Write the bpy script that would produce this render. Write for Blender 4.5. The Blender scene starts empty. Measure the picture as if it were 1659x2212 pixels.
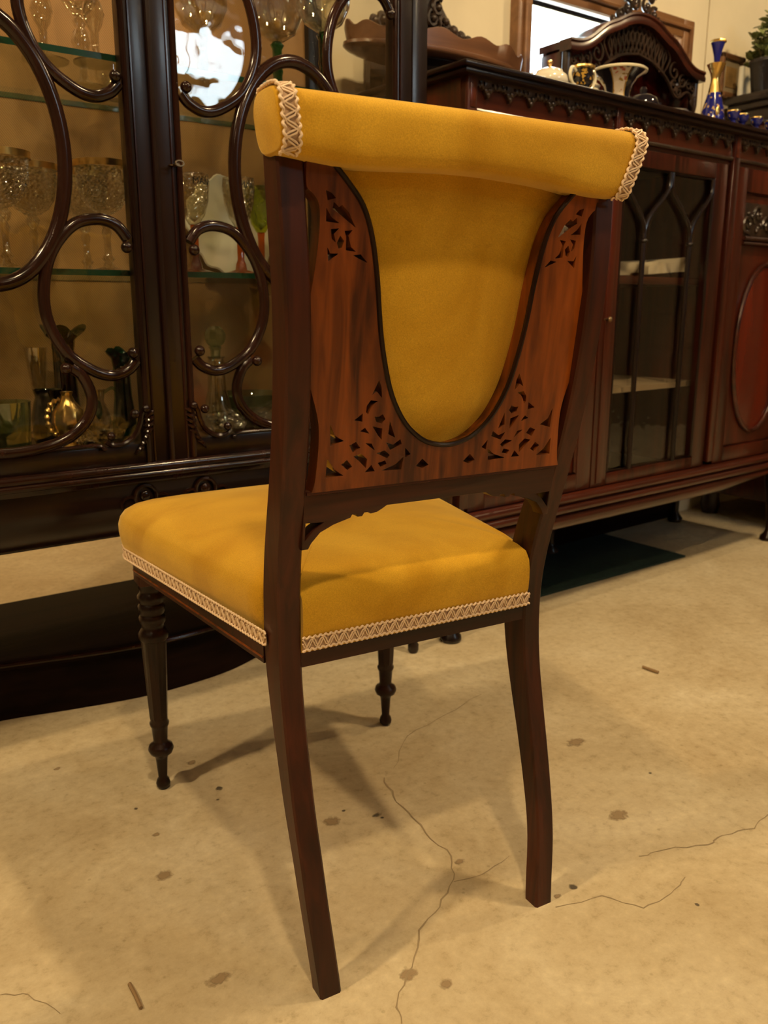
import bpy, bmesh, math, random
from mathutils import Vector, Matrix, Euler
random.seed(7)
S = bpy.context.scene
C = S.collection

# ------------------------------------------------------------------ camera
FPX, CX, CY, HOR, CAMZ = 1850.0, 829.5, 1106.0, 660.0, 0.72
PITCH = math.atan((CY - HOR) / FPX)
HEAD = math.radians(36.0)
cam_d = bpy.data.cameras.new('camera'); cam = bpy.data.objects.new('camera', cam_d); C.objects.link(cam)
cam.location = (0, 0, CAMZ)
cam.rotation_euler = (math.pi / 2 - PITCH, 0, -HEAD)
cam_d.sensor_fit = 'VERTICAL'; cam_d.sensor_height = 17.3; cam_d.sensor_width = 12.975
cam_d.lens = FPX / 2212 * 17.3
cam_d.clip_start = 0.02
cam_d.dof.use_dof = True; cam_d.dof.focus_distance = 0.93; cam_d.dof.aperture_fstop = 4.5
S.camera = cam

# ------------------------------------------------------------------ world, exposure
w = bpy.data.worlds.new('sky'); S.world = w; w.use_nodes = True
bg = w.node_tree.nodes['Background']; bg.inputs[0].default_value = (0.72, 0.88, 1.0, 1); bg.inputs[1].default_value = 7.5
S.view_settings.view_transform = 'Standard'; S.view_settings.look = 'None'
S.view_settings.gamma = 1.0; S.view_settings.use_curve_mapping = False
S.view_settings.exposure = 1.06
S.cycles.use_denoising = True
S.cycles.transparent_max_bounces = 20
S.cycles.max_bounces = 5; S.cycles.diffuse_bounces = 3; S.cycles.glossy_bounces = 3
S.cycles.use_adaptive_sampling = True; S.cycles.adaptive_threshold = 0.05; S.cycles.adaptive_min_samples = 12
S.cycles.sample_clamp_indirect = 4.0

# ceiling lamps: (x, y, watts)
LAMP_Z = 2.42
LAMPS = [(1.36, 0.42, 36), (0.04, -0.22, 34), (2.75, 0.60, 26), (-1.05, 0.85, 52), (2.4, -1.3, 10),
         (0.6, -1.9, 8), (-1.4, -1.2, 8), (0.1, 2.55, 24)]  # last lamp is added to light the floor behind the display cabinet
LAMP_COL = (1.0, 0.74, 0.41)

fw = Vector((math.sin(HEAD) * math.cos(PITCH), math.cos(HEAD) * math.cos(PITCH), -math.sin(PITCH)))
rt = Vector((math.cos(HEAD), -math.sin(HEAD), 0)); upv = rt.cross(fw)
def at(x, y, Y):
    """point on the plane at depth Y from the wall axis that was measured at (x, y) in the photograph"""
    d = fw + rt * ((x - CX) / FPX) - upv * ((y - CY) / FPX)
    return Vector((0, 0, CAMZ)) + d * (Y / d.y)
def xz(pts, Y): return [(at(a, b, Y).x, at(a, b, Y).z) for a, b in pts]

# ------------------------------------------------------------------ materials
def newmat(name):
    m = bpy.data.materials.new(name); m.use_nodes = True
    nt = m.node_tree; return m, nt, nt.nodes['Principled BSDF']
def N(nt, t, **k):
    n = nt.nodes.new(t)
    for a, b in k.items(): setattr(n, a, b)
    return n
def ramp(nt, stops):
    r = N(nt, 'ShaderNodeValToRGB'); e = r.color_ramp.elements
    while len(e) < len(stops): e.new(0.5)
    for el, (p, c) in zip(e, stops): el.position = p; el.color = (*c, 1)
    return r
def coords(nt, scale, rot=(0, 0, 0)):
    tc = N(nt, 'ShaderNodeTexCoord'); mp = N(nt, 'ShaderNodeMapping')
    mp.inputs['Scale'].default_value = scale; mp.inputs['Rotation'].default_value = rot
    nt.links.new(tc.outputs['Object'], mp.inputs[0]); return mp.outputs[0]
def plain(name, col, rough=0.5, metal=0.0, coat=0.0, sheen=0.0, bump=0.0, bscale=200.0, var=0.0, vscale=20.0, spec=0.5):
    m, nt, p = newmat(name)
    p.inputs['Base Color'].default_value = (*col, 1); p.inputs['Roughness'].default_value = rough
    p.inputs['Metallic'].default_value = metal; p.inputs['Coat Weight'].default_value = coat
    p.inputs['Coat Roughness'].default_value = 0.12
    p.inputs['Sheen Weight'].default_value = sheen; p.inputs['Specular IOR Level'].default_value = spec
    if var:
        n = N(nt, 'ShaderNodeTexNoise'); n.inputs['Scale'].default_value = vscale; n.inputs['Detail'].default_value = 4
        nt.links.new(coords(nt, (1, 1, 1)), n.inputs['Vector'])
        r = ramp(nt, [(0.3, tuple(c * (1 - var) for c in col)), (0.7, tuple(min(1, c * (1 + var)) for c in col))])
        nt.links.new(n.outputs[0], r.inputs[0]); nt.links.new(r.outputs[0], p.inputs['Base Color'])
    if bump:
        n = N(nt, 'ShaderNodeTexNoise'); n.inputs['Scale'].default_value = bscale
        nt.links.new(coords(nt, (1, 1, 1)), n.inputs['Vector'])
        b = N(nt, 'ShaderNodeBump'); b.inputs['Strength'].default_value = bump; b.inputs['Distance'].default_value = 0.002
        nt.links.new(n.outputs[0], b.inputs['Height']); nt.links.new(b.outputs[0], p.inputs['Normal'])
    return m
def wood(name, dark, light, rough=0.3, axis='z', fine=70.0, coat=0.25, lo=0.38, hi=0.66, spec=0.5):
    m, nt, p = newmat(name)
    sc = {'z': (fine, fine, fine * 0.05), 'x': (fine * 0.05, fine, fine), 'y': (fine, fine * 0.05, fine)}[axis]
    n = N(nt, 'ShaderNodeTexNoise'); n.inputs['Scale'].default_value = 1.0; n.inputs['Detail'].default_value = 5; n.inputs['Distortion'].default_value = 0.6
    nt.links.new(coords(nt, sc), n.inputs['Vector'])
    n2 = N(nt, 'ShaderNodeTexNoise'); n2.inputs['Scale'].default_value = 1.0; n2.inputs['Detail'].default_value = 2
    nt.links.new(coords(nt, tuple(s * 0.14 for s in sc)), n2.inputs['Vector'])
    mx = N(nt, 'ShaderNodeMath', operation='ADD'); ml = N(nt, 'ShaderNodeMath', operation='MULTIPLY'); ml.inputs[1].default_value = 0.5
    nt.links.new(n.outputs[0], mx.inputs[0]); nt.links.new(n2.outputs[0], mx.inputs[1]); nt.links.new(mx.outputs[0], ml.inputs[0])
    r = ramp(nt, [(lo, dark), (hi, light)])
    nt.links.new(ml.outputs[0], r.inputs[0]); nt.links.new(r.outputs[0], p.inputs['Base Color'])
    p.inputs['Roughness'].default_value = rough; p.inputs['Coat Weight'].default_value = coat; p.inputs['Coat Roughness'].default_value = 0.15
    p.inputs['Specular IOR Level'].default_value = spec
    return m
def thin_glass(name, tint, refl=1.0, rough=0.02, bump=0.0, bscale=60.0, ior=1.5, vor=False, base=0.0):
    m = bpy.data.materials.new(name); m.use_nodes = True; nt = m.node_tree
    for n in list(nt.nodes): nt.nodes.remove(n)
    o = N(nt, 'ShaderNodeOutputMaterial'); t = N(nt, 'ShaderNodeBsdfTransparent'); g = N(nt, 'ShaderNodeBsdfGlossy'); mx = N(nt, 'ShaderNodeMixShader')
    f = N(nt, 'ShaderNodeFresnel'); ge = N(nt, 'ShaderNodeNewGeometry'); mi = N(nt, 'ShaderNodeMath', operation='MULTIPLY_ADD')
    mi.inputs[1].default_value = 1 / ior - ior; mi.inputs[2].default_value = ior  # both faces of a thin wall reflect alike
    nt.links.new(ge.outputs['Backfacing'], mi.inputs[0]); nt.links.new(mi.outputs[0], f.inputs[0])
    ma = N(nt, 'ShaderNodeMath', operation='MULTIPLY_ADD'); ma.inputs[1].default_value = refl; ma.inputs[2].default_value = base; ma.use_clamp = True
    t.inputs[0].default_value = (*tint, 1); g.inputs['Roughness'].default_value = rough; g.inputs[0].default_value = (1, 1, 1, 1)
    nt.links.new(f.outputs[0], ma.inputs[0]); nt.links.new(ma.outputs[0], mx.inputs[0])
    nt.links.new(t.outputs[0], mx.inputs[1]); nt.links.new(g.outputs[0], mx.inputs[2]); nt.links.new(mx.outputs[0], o.inputs[0])
    if bump:
        if vor: n = N(nt, 'ShaderNodeTexVoronoi')
        else: n = N(nt, 'ShaderNodeTexNoise')
        n.inputs['Scale'].default_value = bscale
        nt.links.new(coords(nt, (1, 1, 1)), n.inputs['Vector'])
        b = N(nt, 'ShaderNodeBump'); b.inputs['Strength'].default_value = bump; b.inputs['Distance'].default_value = 0.01
        nt.links.new(n.outputs[0], b.inputs['Height']); nt.links.new(b.outputs[0], g.inputs['Normal'])
    return m

M = {}
M['chair_wood'] = wood('chair_wood', (0.014, 0.004, 0.002), (0.075, 0.016, 0.006), 0.42, 'z', 90, 0.08, spec=0.3)
M['chair_wood_x'] = wood('chair_wood_cross', (0.014, 0.004, 0.002), (0.070, 0.016, 0.006), 0.42, 'x', 90, 0.08, spec=0.3)
M['chair_panel'] = wood('chair_panel_veneer', (0.050, 0.010, 0.002), (0.330, 0.080, 0.010), 0.34, 'z', 75, 0.15, spec=0.35)
M['chair_dark'] = wood('chair_dark_turned', (0.008, 0.003, 0.002), (0.030, 0.010, 0.005), 0.28, 'z', 80, 0.08, spec=0.25)
M['plinth'] = wood('plinth_wood', (0.004, 0.002, 0.0015), (0.014, 0.006, 0.004), 0.6, 'x', 60, 0.0, spec=0.06)
M['ebony'] = wood('dark_mahogany', (0.004, 0.0015, 0.0012), (0.018, 0.006, 0.004), 0.30, 'z', 60, 0.2, spec=0.4)
M['ebony_x'] = wood('dark_mahogany_cross', (0.004, 0.0015, 0.0012), (0.018, 0.006, 0.004), 0.28, 'x', 60, 0.2, spec=0.35)
M['bar_wood'] = wood('glazing_bar_wood', (0.008, 0.003, 0.002), (0.030, 0.010, 0.006), 0.17, 'z', 60, 0.0, spec=0.4)
M['red'] = wood('red_mahogany', (0.018, 0.0035, 0.0015), (0.090, 0.014, 0.0045), 0.28, 'z', 55, 0.3)
M['red_x'] = wood('red_mahogany_cross', (0.018, 0.004, 0.002), (0.090, 0.017, 0.006), 0.28, 'x', 55, 0.35)
M['flame'] = wood('flame_mahogany', (0.020, 0.002, 0.001), (0.170, 0.016, 0.004), 0.2, 'z', 22, 0.4)
M['carve'] = wood('carved_dark_wood', (0.014, 0.008, 0.005), (0.050, 0.026, 0.015), 0.34, 'z', 120, 0.2)
M['tray_wood'] = wood('tray_wood', (0.080, 0.030, 0.012), (0.220, 0.095, 0.040), 0.35, 'x', 30, 0.2)
M['window_wood'] = wood('window_wood', (0.130, 0.055, 0.020), (0.260, 0.120, 0.045), 0.4, 'x', 40, 0.2)
M['cushion_cap'] = None
def velvet():
    m, nt, p = newmat('gold_velvet')
    co = coords(nt, (1, 1, 1))
    a = N(nt, 'ShaderNodeTexNoise'); a.inputs['Scale'].default_value = 9; a.inputs['Detail'].default_value = 3; a.inputs['Distortion'].default_value = 0.8
    b = N(nt, 'ShaderNodeTexNoise'); b.inputs['Scale'].default_value = 900; b.inputs['Detail'].default_value = 2
    nt.links.new(co, a.inputs['Vector']); nt.links.new(co, b.inputs['Vector'])
    r = ramp(nt, [(0.35, (0.57, 0.290, 0.012)), (0.65, (0.73, 0.412, 0.030))])
    r2 = ramp(nt, [(0.3, (0.78, 0.78, 0.78)), (0.7, (1.0, 1.0, 1.0))])
    mx = N(nt, 'ShaderNodeMix', data_type='RGBA', blend_type='MULTIPLY'); mx.inputs[0].default_value = 1.0
    nt.links.new(a.outputs[0], r.inputs[0]); nt.links.new(b.outputs[0], r2.inputs[0])
    nt.links.new(r.outputs[0], mx.inputs[6]); nt.links.new(r2.outputs[0], mx.inputs[7]); nt.links.new(mx.outputs[2], p.inputs['Base Color'])
    p.inputs['Roughness'].default_value = 0.85; p.inputs['Specular IOR Level'].default_value = 0.1
    p.inputs['Sheen Weight'].default_value = 0.75; p.inputs['Sheen Roughness'].default_value = 0.45; p.inputs['Sheen Tint'].default_value = (1, 0.80, 0.34, 1)
    bp = N(nt, 'ShaderNodeBump'); bp.inputs['Strength'].default_value = 0.25; bp.inputs['Distance'].default_value = 0.0008
    nt.links.new(b.outputs[0], bp.inputs['Height']); nt.links.new(bp.outputs[0], p.inputs['Normal'])
    return m
M['velvet'] = velvet()
M['cord'] = plain('braid_cord', (0.82, 0.62, 0.42), 0.55, bump=0.2, bscale=900)
M['tape'] = plain('braid_tape', (0.50, 0.33, 0.20), 0.8)
def concrete():
    m, nt, p = newmat('concrete')
    co = coords(nt, (1, 1, 1))
    a = N(nt, 'ShaderNodeTexNoise'); a.inputs['Scale'].default_value = 3.4; a.inputs['Detail'].default_value = 10; a.inputs['Roughness'].default_value = 0.70; a.inputs['Distortion'].default_value = 0.5
    b = N(nt, 'ShaderNodeTexNoise'); b.inputs['Scale'].default_value = 60; b.inputs['Detail'].default_value = 6; b.inputs['Roughness'].default_value = 0.7
    c = N(nt, 'ShaderNodeTexVoronoi'); c.inputs['Scale'].default_value = 26
    for n in (a, b, c): nt.links.new(co, n.inputs['Vector'])
    ra = ramp(nt, [(0.32, (0.50, 0.39, 0.23)), (0.47, (0.60, 0.49, 0.31)), (0.57, (0.645, 0.54, 0.355)), (0.68, (0.73, 0.63, 0.44))])
    rb = ramp(nt, [(0.30, (0.66, 0.62, 0.55)), (0.44, (0.92, 0.90, 0.88)), (0.56, (1.0, 1.0, 1.0)), (0.70, (1.12, 1.12, 1.12))])
    rc = ramp(nt, [(0.035, (0.62, 0.58, 0.50)), (0.075, (1, 1, 1))])
    for n, r in ((a, ra), (b, rb), (c, rc)): nt.links.new(n.outputs[0], r.inputs[0])
    m1 = N(nt, 'ShaderNodeMix', data_type='RGBA', blend_type='MULTIPLY'); m1.inputs[0].default_value = 0.8
    m2 = N(nt, 'ShaderNodeMix', data_type='RGBA', blend_type='MULTIPLY'); m2.inputs[0].default_value = 0.55
    nt.links.new(ra.outputs[0], m1.inputs[6]); nt.links.new(rb.outputs[0], m1.inputs[7])
    nt.links.new(m1.outputs[2], m2.inputs[6]); nt.links.new(rc.outputs[0], m2.inputs[7])
    nt.links.new(m2.outputs[2], p.inputs['Base Color'])
    p.inputs['Roughness'].default_value = 0.5; p.inputs['Specular IOR Level'].default_value = 0.35
    bp = N(nt, 'ShaderNodeBump'); bp.inputs['Strength'].default_value = 0.25; bp.inputs['Distance'].default_value = 0.002
    nt.links.new(b.outputs[0], bp.inputs['Height']); nt.links.new(bp.outputs[0], p.inputs['Normal'])
    return m
M['concrete'] = concrete()
M['crack'] = plain('floor_crack', (0.33, 0.25, 0.145), 0.8)
def stain_mat(name, col):
    m, nt, p = newmat(name); p.inputs['Base Color'].default_value = (*col, 1); p.inputs['Roughness'].default_value = 0.6
    tc = N(nt, 'ShaderNodeTexCoord'); sb = N(nt, 'ShaderNodeVectorMath', operation='SUBTRACT'); sb.inputs[1].default_value = (.5, .5, 0)
    mk = N(nt, 'ShaderNodeVectorMath', operation='MULTIPLY'); mk.inputs[1].default_value = (1, 1, 0)
    ln = N(nt, 'ShaderNodeVectorMath', operation='LENGTH'); nz = N(nt, 'ShaderNodeTexNoise'); nz.inputs['Scale'].default_value = 140
    ad = N(nt, 'ShaderNodeMath', operation='MULTIPLY_ADD'); ad.inputs[1].default_value = .45
    nt.links.new(tc.outputs['Generated'], sb.inputs[0]); nt.links.new(sb.outputs[0], mk.inputs[0]); nt.links.new(mk.outputs[0], ln.inputs[0])
    nt.links.new(tc.outputs['Object'], nz.inputs['Vector']); nt.links.new(nz.outputs[0], ad.inputs[0]); nt.links.new(ln.outputs['Value'], ad.inputs[2])
    r = ramp(nt, [(.40, (.85, .85, .85)), (.62, (0, 0, 0))]); nt.links.new(ad.outputs[0], r.inputs[0])
    nt.links.new(r.outputs[0], p.inputs['Alpha']); return m
M['stain_brown'] = stain_mat('floor_stain_brown', (0.38, 0.27, 0.15))
M['stain_grey'] = stain_mat('floor_stain_grey', (0.12, 0.095, 0.065))
M['twig'] = plain('twig_brown', (0.30, 0.19, 0.09), 0.7)
M['wall'] = plain('cream_wall', (0.78, 0.68, 0.48), 0.75, var=0.07, vscale=5, bump=0.2, bscale=30)
M['baseboard'] = plain('pale_baseboard', (0.88, 0.74, 0.52), 0.6, var=0.08, vscale=8)
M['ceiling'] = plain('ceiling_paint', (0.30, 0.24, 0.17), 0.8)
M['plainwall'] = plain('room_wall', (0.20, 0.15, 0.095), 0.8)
def weave():
    m, nt, p = newmat('tan_weave')
    co = coords(nt, (1, 1, 1), (0, math.radians(38), 0))
    wv = N(nt, 'ShaderNodeTexWave', wave_type='BANDS', bands_direction='X'); wv.inputs['Scale'].default_value = 95; wv.inputs['Distortion'].default_value = 1.2; wv.inputs['Detail'].default_value = 2
    n = N(nt, 'ShaderNodeTexNoise'); n.inputs['Scale'].default_value = 7; n.inputs['Detail'].default_value = 3
    nt.links.new(co, wv.inputs['Vector']); nt.links.new(co, n.inputs['Vector'])
    r = ramp(nt, [(0.2, (0.27, 0.135, 0.035)), (0.8, (0.42, 0.225, 0.065))])
    r2 = ramp(nt, [(0.3, (0.72, 0.70, 0.66)), (0.7, (1, 1, 1))])
    nt.links.new(wv.outputs[1], r.inputs[0]); nt.links.new(n.outputs[0], r2.inputs[0])
    mx = N(nt, 'ShaderNodeMix', data_type='RGBA', blend_type='MULTIPLY'); mx.inputs[0].default_value = 1
    nt.links.new(r.outputs[0], mx.inputs[6]); nt.links.new(r2.outputs[0], mx.inputs[7]); nt.links.new(mx.outputs[2], p.inputs['Base Color'])
    p.inputs['Roughness'].default_value = 0.55; p.inputs['Sheen Weight'].default_value = 0.3
    return m
M['weave'] = weave()
M['grey_lining'] = plain('taupe_lining', (0.27, 0.19, 0.105), 0.7, var=0.12, vscale=6)
M['pane'] = thin_glass('old_window_glass', (0.97, 0.97, 0.95), 1.0, 0.02, 0.16, 13.0)
M['shelf_glass'] = thin_glass('shelf_glass', (0.90, 0.94, 0.90), 0.8, 0.02)
M['shelf_edge'] = plain('green_glass_edge', (0.012, 0.055, 0.032), 0.12)
M['crystal'] = thin_glass('crystal', (0.90, 0.88, 0.80), 1.9, 0.05, 0.0, base=0.10)
M['cut'] = thin_glass('cut_crystal', (0.90, 0.87, 0.77), 1.8, 0.06, 0.9, 170.0, vor=True, base=0.10)
M['cut_pale'] = thin_glass('pale_cut_crystal', (0.91, 0.88, 0.78), 1.7, 0.06, 0.7, 130.0, vor=True, base=0.09)
M['amber_glass'] = thin_glass('amber_glass', (0.80, 0.34, 0.06), 1.4, 0.03, base=0.03)
M['lime_glass'] = thin_glass('lime_glass', (0.72, 0.78, 0.12), 1.2, 0.04, 0.5, 120, base=0.04)
M['green_glass'] = thin_glass('green_glass', (0.10, 0.42, 0.20), 1.4, 0.03, base=0.04)
M['dgreen_glass'] = thin_glass('dark_green_glass', (0.13, 0.24, 0.10), 1.3, 0.05, base=0.05)
M['teal_glass'] = thin_glass('teal_glass', (0.10, 0.38, 0.38), 1.3, 0.05, base=0.05)
M['pale_green_glass'] = thin_glass('pale_green_glass', (0.68, 0.80, 0.70), 1.4, 0.04, base=0.06)
M['milk'] = plain('milk_glass', (0.62, 0.56, 0.44), 0.3, coat=0.4)
M['gold'] = plain('gold', (0.95, 0.66, 0.22), 0.28, 1.0)
M['brass'] = plain('brass', (0.75, 0.50, 0.22), 0.28, 1.0)
M['porcelain'] = plain('porcelain', (0.76, 0.69, 0.55), 0.15, coat=0.6)
M['cream_china'] = plain('cream_china', (0.80, 0.73, 0.52), 0.2, coat=0.5)
M['black_glaze'] = plain('black_glaze', (0.012, 0.010, 0.016), 0.1, coat=0.6)
def pattern(name, stops, scale, coat=0.6, rough=0.15, kind='ShaderNodeTexVoronoi'):
    m, nt, p = newmat(name)
    v = N(nt, kind); v.inputs['Scale'].default_value = scale
    nt.links.new(coords(nt, (1, 1, 1)), v.inputs['Vector'])
    r = ramp(nt, stops); r.color_ramp.interpolation = 'CONSTANT'
    if kind == 'ShaderNodeTexVoronoi':
        sp = N(nt, 'ShaderNodeSeparateColor'); nt.links.new(v.outputs['Color'], sp.inputs[0]); nt.links.new(sp.outputs[0], r.inputs[0])
    else: nt.links.new(v.outputs[0], r.inputs[0])
    nt.links.new(r.outputs[0], p.inputs['Base Color']); p.inputs['Roughness'].default_value = rough; p.inputs['Coat Weight'].default_value = coat
    return m
M['floral'] = pattern('floral_enamel', [(0, (0.72, 0.60, 0.46)), (0.62, (0.55, 0.16, 0.09)), (0.74, (0.72, 0.60, 0.46)), (0.86, (0.35, 0.20, 0.03)), (0.94, (0.06, 0.06, 0.12))], 130)
M['black_gold'] = pattern('black_and_gold_enamel', [(0, (0.012, 0.01, 0.012)), (0.70, (0.50, 0.29, 0.05)), (0.88, (0.015, 0.01, 0.012))], 190)
M['cobalt'] = plain('cobalt_glass', (0.012, 0.016, 0.20), 0.06, coat=0.8)
M['cobalt_gilt'] = pattern('cobalt_with_gilt', [(0, (0.012, 0.016, 0.20)), (0.74, (0.55, 0.36, 0.16)), (0.85, (0.012, 0.016, 0.16))], 190)
M['pot'] = plain('dark_pot', (0.018, 0.012, 0.012), 0.4)
M['leaf'] = plain('leaf', (0.20, 0.23, 0.075), 0.5, var=0.3, vscale=40)
M['stem'] = plain('stem', (0.16, 0.13, 0.05), 0.6)
M['linen'] = plain('white_linen', (0.62, 0.52, 0.36), 0.8)
M['picture'] = plain('old_print', (0.40, 0.24, 0.08), 0.6, var=0.3, vscale=30)
M['mat_grey'] = plain('print_mount', (0.42, 0.33, 0.20), 0.7)
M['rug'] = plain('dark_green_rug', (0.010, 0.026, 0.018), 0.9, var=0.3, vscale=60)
M['white_paint'] = plain('white_paint', (0.80, 0.77, 0.66), 0.5)
M['ink'] = plain('black_lettering', (0.015, 0.012, 0.01), 0.5)
M['keym'] = plain('key_metal', (0.26, 0.18, 0.10), 0.35, 1.0)

# ------------------------------------------------------------------ geometry helpers
ORG = Vector((0, 0, 0))
def mesh(name, V, F, mat, parent=None, smooth=True, ang=40, mats=None, fm=None):
    me = bpy.data.meshes.new(name)
    me.from_pydata([tuple(Vector(v) - ORG) for v in V], [], F)
    return finish(name, me, mat, parent, smooth, ang, mats, fm)
def finish(name, me, mat, parent=None, smooth=True, ang=40, mats=None, fm=None):
    for mm in (mats or [mat]): me.materials.append(M[mm] if isinstance(mm, str) else mm)
    if fm: 
        for p, k in zip(me.polygons, fm): p.material_index = k
    bm = bmesh.new(); bm.from_mesh(me); bmesh.ops.recalc_face_normals(bm, faces=bm.faces); bm.to_mesh(me); bm.free()
    if smooth:
        for p in me.polygons: p.use_smooth = True
        me.set_sharp_from_angle(angle=math.radians(ang))
    o = bpy.data.objects.new(name, me); C.objects.link(o)
    if parent: o.parent = parent
    return o
def thing(name, label, cat, loc=(0, 0, 0), rz=0.0, group=None):
    o = bpy.data.objects.new(name, None); C.objects.link(o); o.location = loc; o.rotation_euler = (0, 0, rz)
    o.empty_display_size = 0.05; o['label'] = label; o['category'] = cat
    if group: o['group'] = group
    return o
def tag(o, label, cat, group=None):
    o['label'] = label; o['category'] = cat
    if group: o['group'] = group
    return o
def structure(o): o['kind'] = 'structure'; return o
def join(*vf):
    V, F = [], []
    for v, f in vf:
        k = len(V); V += list(v); F += [tuple(i + k for i in q) for q in f]
    return V, F
def box(x0, x1, y0, y1, z0, z1, bev=0.0):
    bm = bmesh.new(); bmesh.ops.create_cube(bm, size=1)
    for v in bm.verts: v.co = Vector(((x0 + x1) / 2 + v.co.x * (x1 - x0), (y0 + y1) / 2 + v.co.y * (y1 - y0), (z0 + z1) / 2 + v.co.z * (z1 - z0)))
    if bev: bmesh.ops.bevel(bm, geom=list(bm.edges), offset=bev, segments=2, affect='EDGES', profile=0.5)
    bm.verts.index_update(); V = [v.co.copy() for v in bm.verts]; F = [tuple(v.index for v in f.verts) for f in bm.faces]; bm.free(); return V, F
def sm(pts, n=6, closed=False):
    P = [Vector(p) for p in pts]; out = []; L = len(P); rng = L if closed else L - 1
    for i in range(rng):
        if closed: a, b, c, d = P[i - 1], P[i], P[(i + 1) % L], P[(i + 2) % L]
        else: a, b, c, d = P[max(i - 1, 0)], P[i], P[i + 1], P[min(i + 2, L - 1)]
        for k in range(n):
            t = k / n
            out.append(0.5 * ((2 * b) + (c - a) * t + (2 * a - 5 * b + 4 * c - d) * t * t + (3 * b - a - 3 * c + d) * t ** 3))
    if not closed: out.append(P[-1])
    return out
def tube(path, r, n=8, closed=False, prof=None, up=None):
    """prof: list of (a, b) section offsets scaled by r; up: fixed section axis (for flat curves)"""
    P = [Vector(p) for p in path]; L = len(P); V, F = [], []
    prof = prof or [(math.cos(2 * math.pi * k / n), math.sin(2 * math.pi * k / n)) for k in range(n)]
    n = len(prof); prevN = None
    for i, p in enumerate(P):
        if closed: T = P[(i + 1) % L] - P[i - 1]
        else: T = P[min(i + 1, L - 1)] - P[max(i - 1, 0)]
        T = T.normalized() if T.length > 1e-9 else Vector((0, 0, 1))
        if up is not None: Nn = Vector(up)
        elif prevN is None:
            Nn = Vector((0, 0, 1)) if abs(T.z) < 0.9 else Vector((1, 0, 0)); Nn = (Nn - T * Nn.dot(T)).normalized()
        else:
            Nn = prevN - T * prevN.dot(T); Nn = Nn.normalized() if Nn.length > 1e-6 else prevN
        prevN = Nn; B = T.cross(Nn)
        rr = r[i] if isinstance(r, (list, tuple)) else r
        for a, b in prof: V.append(p + Nn * (a * rr) + B * (b * rr))
    m = L if closed else L - 1
    for i in range(m):
        j = (i + 1) % L
        for k in range(n): F.append((i * n + k, i * n + (k + 1) % n, j * n + (k + 1) % n, j * n + k))
    if not closed: F.append(tuple(range(n))[::-1]); F.append(tuple((L - 1) * n + k for k in range(n)))
    return V, F
def lathe(prof, n=24, c=(0, 0, 0), wave=None, ex=1.0, ey=1.0):
    V, F = [], []; c = Vector(c); idx = []
    for i, (r, z) in enumerate(prof):
        if r < 1e-6: idx.append([len(V)]); V.append(c + Vector((0, 0, z)))
        else:
            row = []
            for k in range(n):
                a = 2 * math.pi * k / n; rr = r; zz = z
                if wave: rr, zz = wave(i, a, r, z)
                row.append(len(V)); V.append(c + Vector((rr * ex * math.cos(a), rr * ey * math.sin(a), zz)))
            idx.append(row)
    for A, B in zip(idx, idx[1:]):
        if len(A) == 1 and len(B) == 1: continue
        for k in range(n):
            k2 = (k + 1) % n
            if len(A) == 1: F.append((A[0], B[k2], B[k]))
            elif len(B) == 1: F.append((A[k], A[k2], B[0]))
            else: F.append((A[k], A[k2], B[k2], B[k]))
    return V, F
def sphere(c, r, n=12, m=8, s=(1, 1, 1)):
    V, F = lathe([(r * math.sin(math.pi * i / m) if 0 < i < m else 0, -r * math.cos(math.pi * i / m)) for i in range(m + 1)], n)
    c = Vector(c); return [c + Vector((v.x * s[0], v.y * s[1], v.z * s[2])) for v in V], F
def sheet(outer, holes, t, place, bev=0.0):
    """flat piece with holes cut through: outlines in (a, b), thickness t, place(a, b, d) gives the 3-D point"""
    cu = bpy.data.curves.new('tmp', 'CURVE'); cu.dimensions = '2D'; cu.fill_mode = 'BOTH'; cu.extrude = t / 2
    if bev: cu.bevel_depth = bev; cu.bevel_resolution = 1; cu.extrude = t / 2 - bev; cu.offset = -bev
    for pl in [outer] + list(holes):
        sp = cu.splines.new('POLY'); sp.points.add(len(pl) - 1); sp.use_cyclic_u = True
        for q, (a, b) in zip(sp.points, pl): q.co = (a, b, 0, 1)
    o = bpy.data.objects.new('tmp', cu); C.objects.link(o); dg = bpy.context.evaluated_depsgraph_get()
    me = bpy.data.meshes.new_from_object(o.evaluated_get(dg)); bpy.data.objects.remove(o); bpy.data.curves.remove(cu)
    bm = bmesh.new(); bm.from_mesh(me); bmesh.ops.remove_doubles(bm, verts=bm.verts, dist=1e-5)
    bm.verts.index_update(); V = [Vector(place(v.co.x, v.co.y, v.co.z)) for v in bm.verts]; F = [tuple(v.index for v in f.verts) for f in bm.faces]
    bm.free(); bpy.data.meshes.remove(me); return V, F
def spiral(c, r0, r1, a0, a1, n=18):
    return [(c[0] + (r0 + (r1 - r0) * t / n) * math.cos(a0 + (a1 - a0) * t / n), c[1] + (r0 + (r1 - r0) * t / n) * math.sin(a0 + (a1 - a0) * t / n)) for t in range(n + 1)]
def ip(tab, x):
    if x <= tab[0][0]: return tab[0][1]
    for (a, b), (c, d) in zip(tab, tab[1:]):
        if x <= c: return b + (d - b) * (x - a) / (c - a)
    return tab[-1][1]
def copy_tree(o, loc, label=None, rz=None, parent=None):
    c = o.copy(); C.objects.link(c)
    if parent: c.parent = parent
    else:
        c.location = loc
        if label: c['label'] = label
        if rz is not None: c.rotation_euler = (0, 0, rz)
    for ch in list(o.children): copy_tree(ch, None, None, None, c)
    return c

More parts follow.
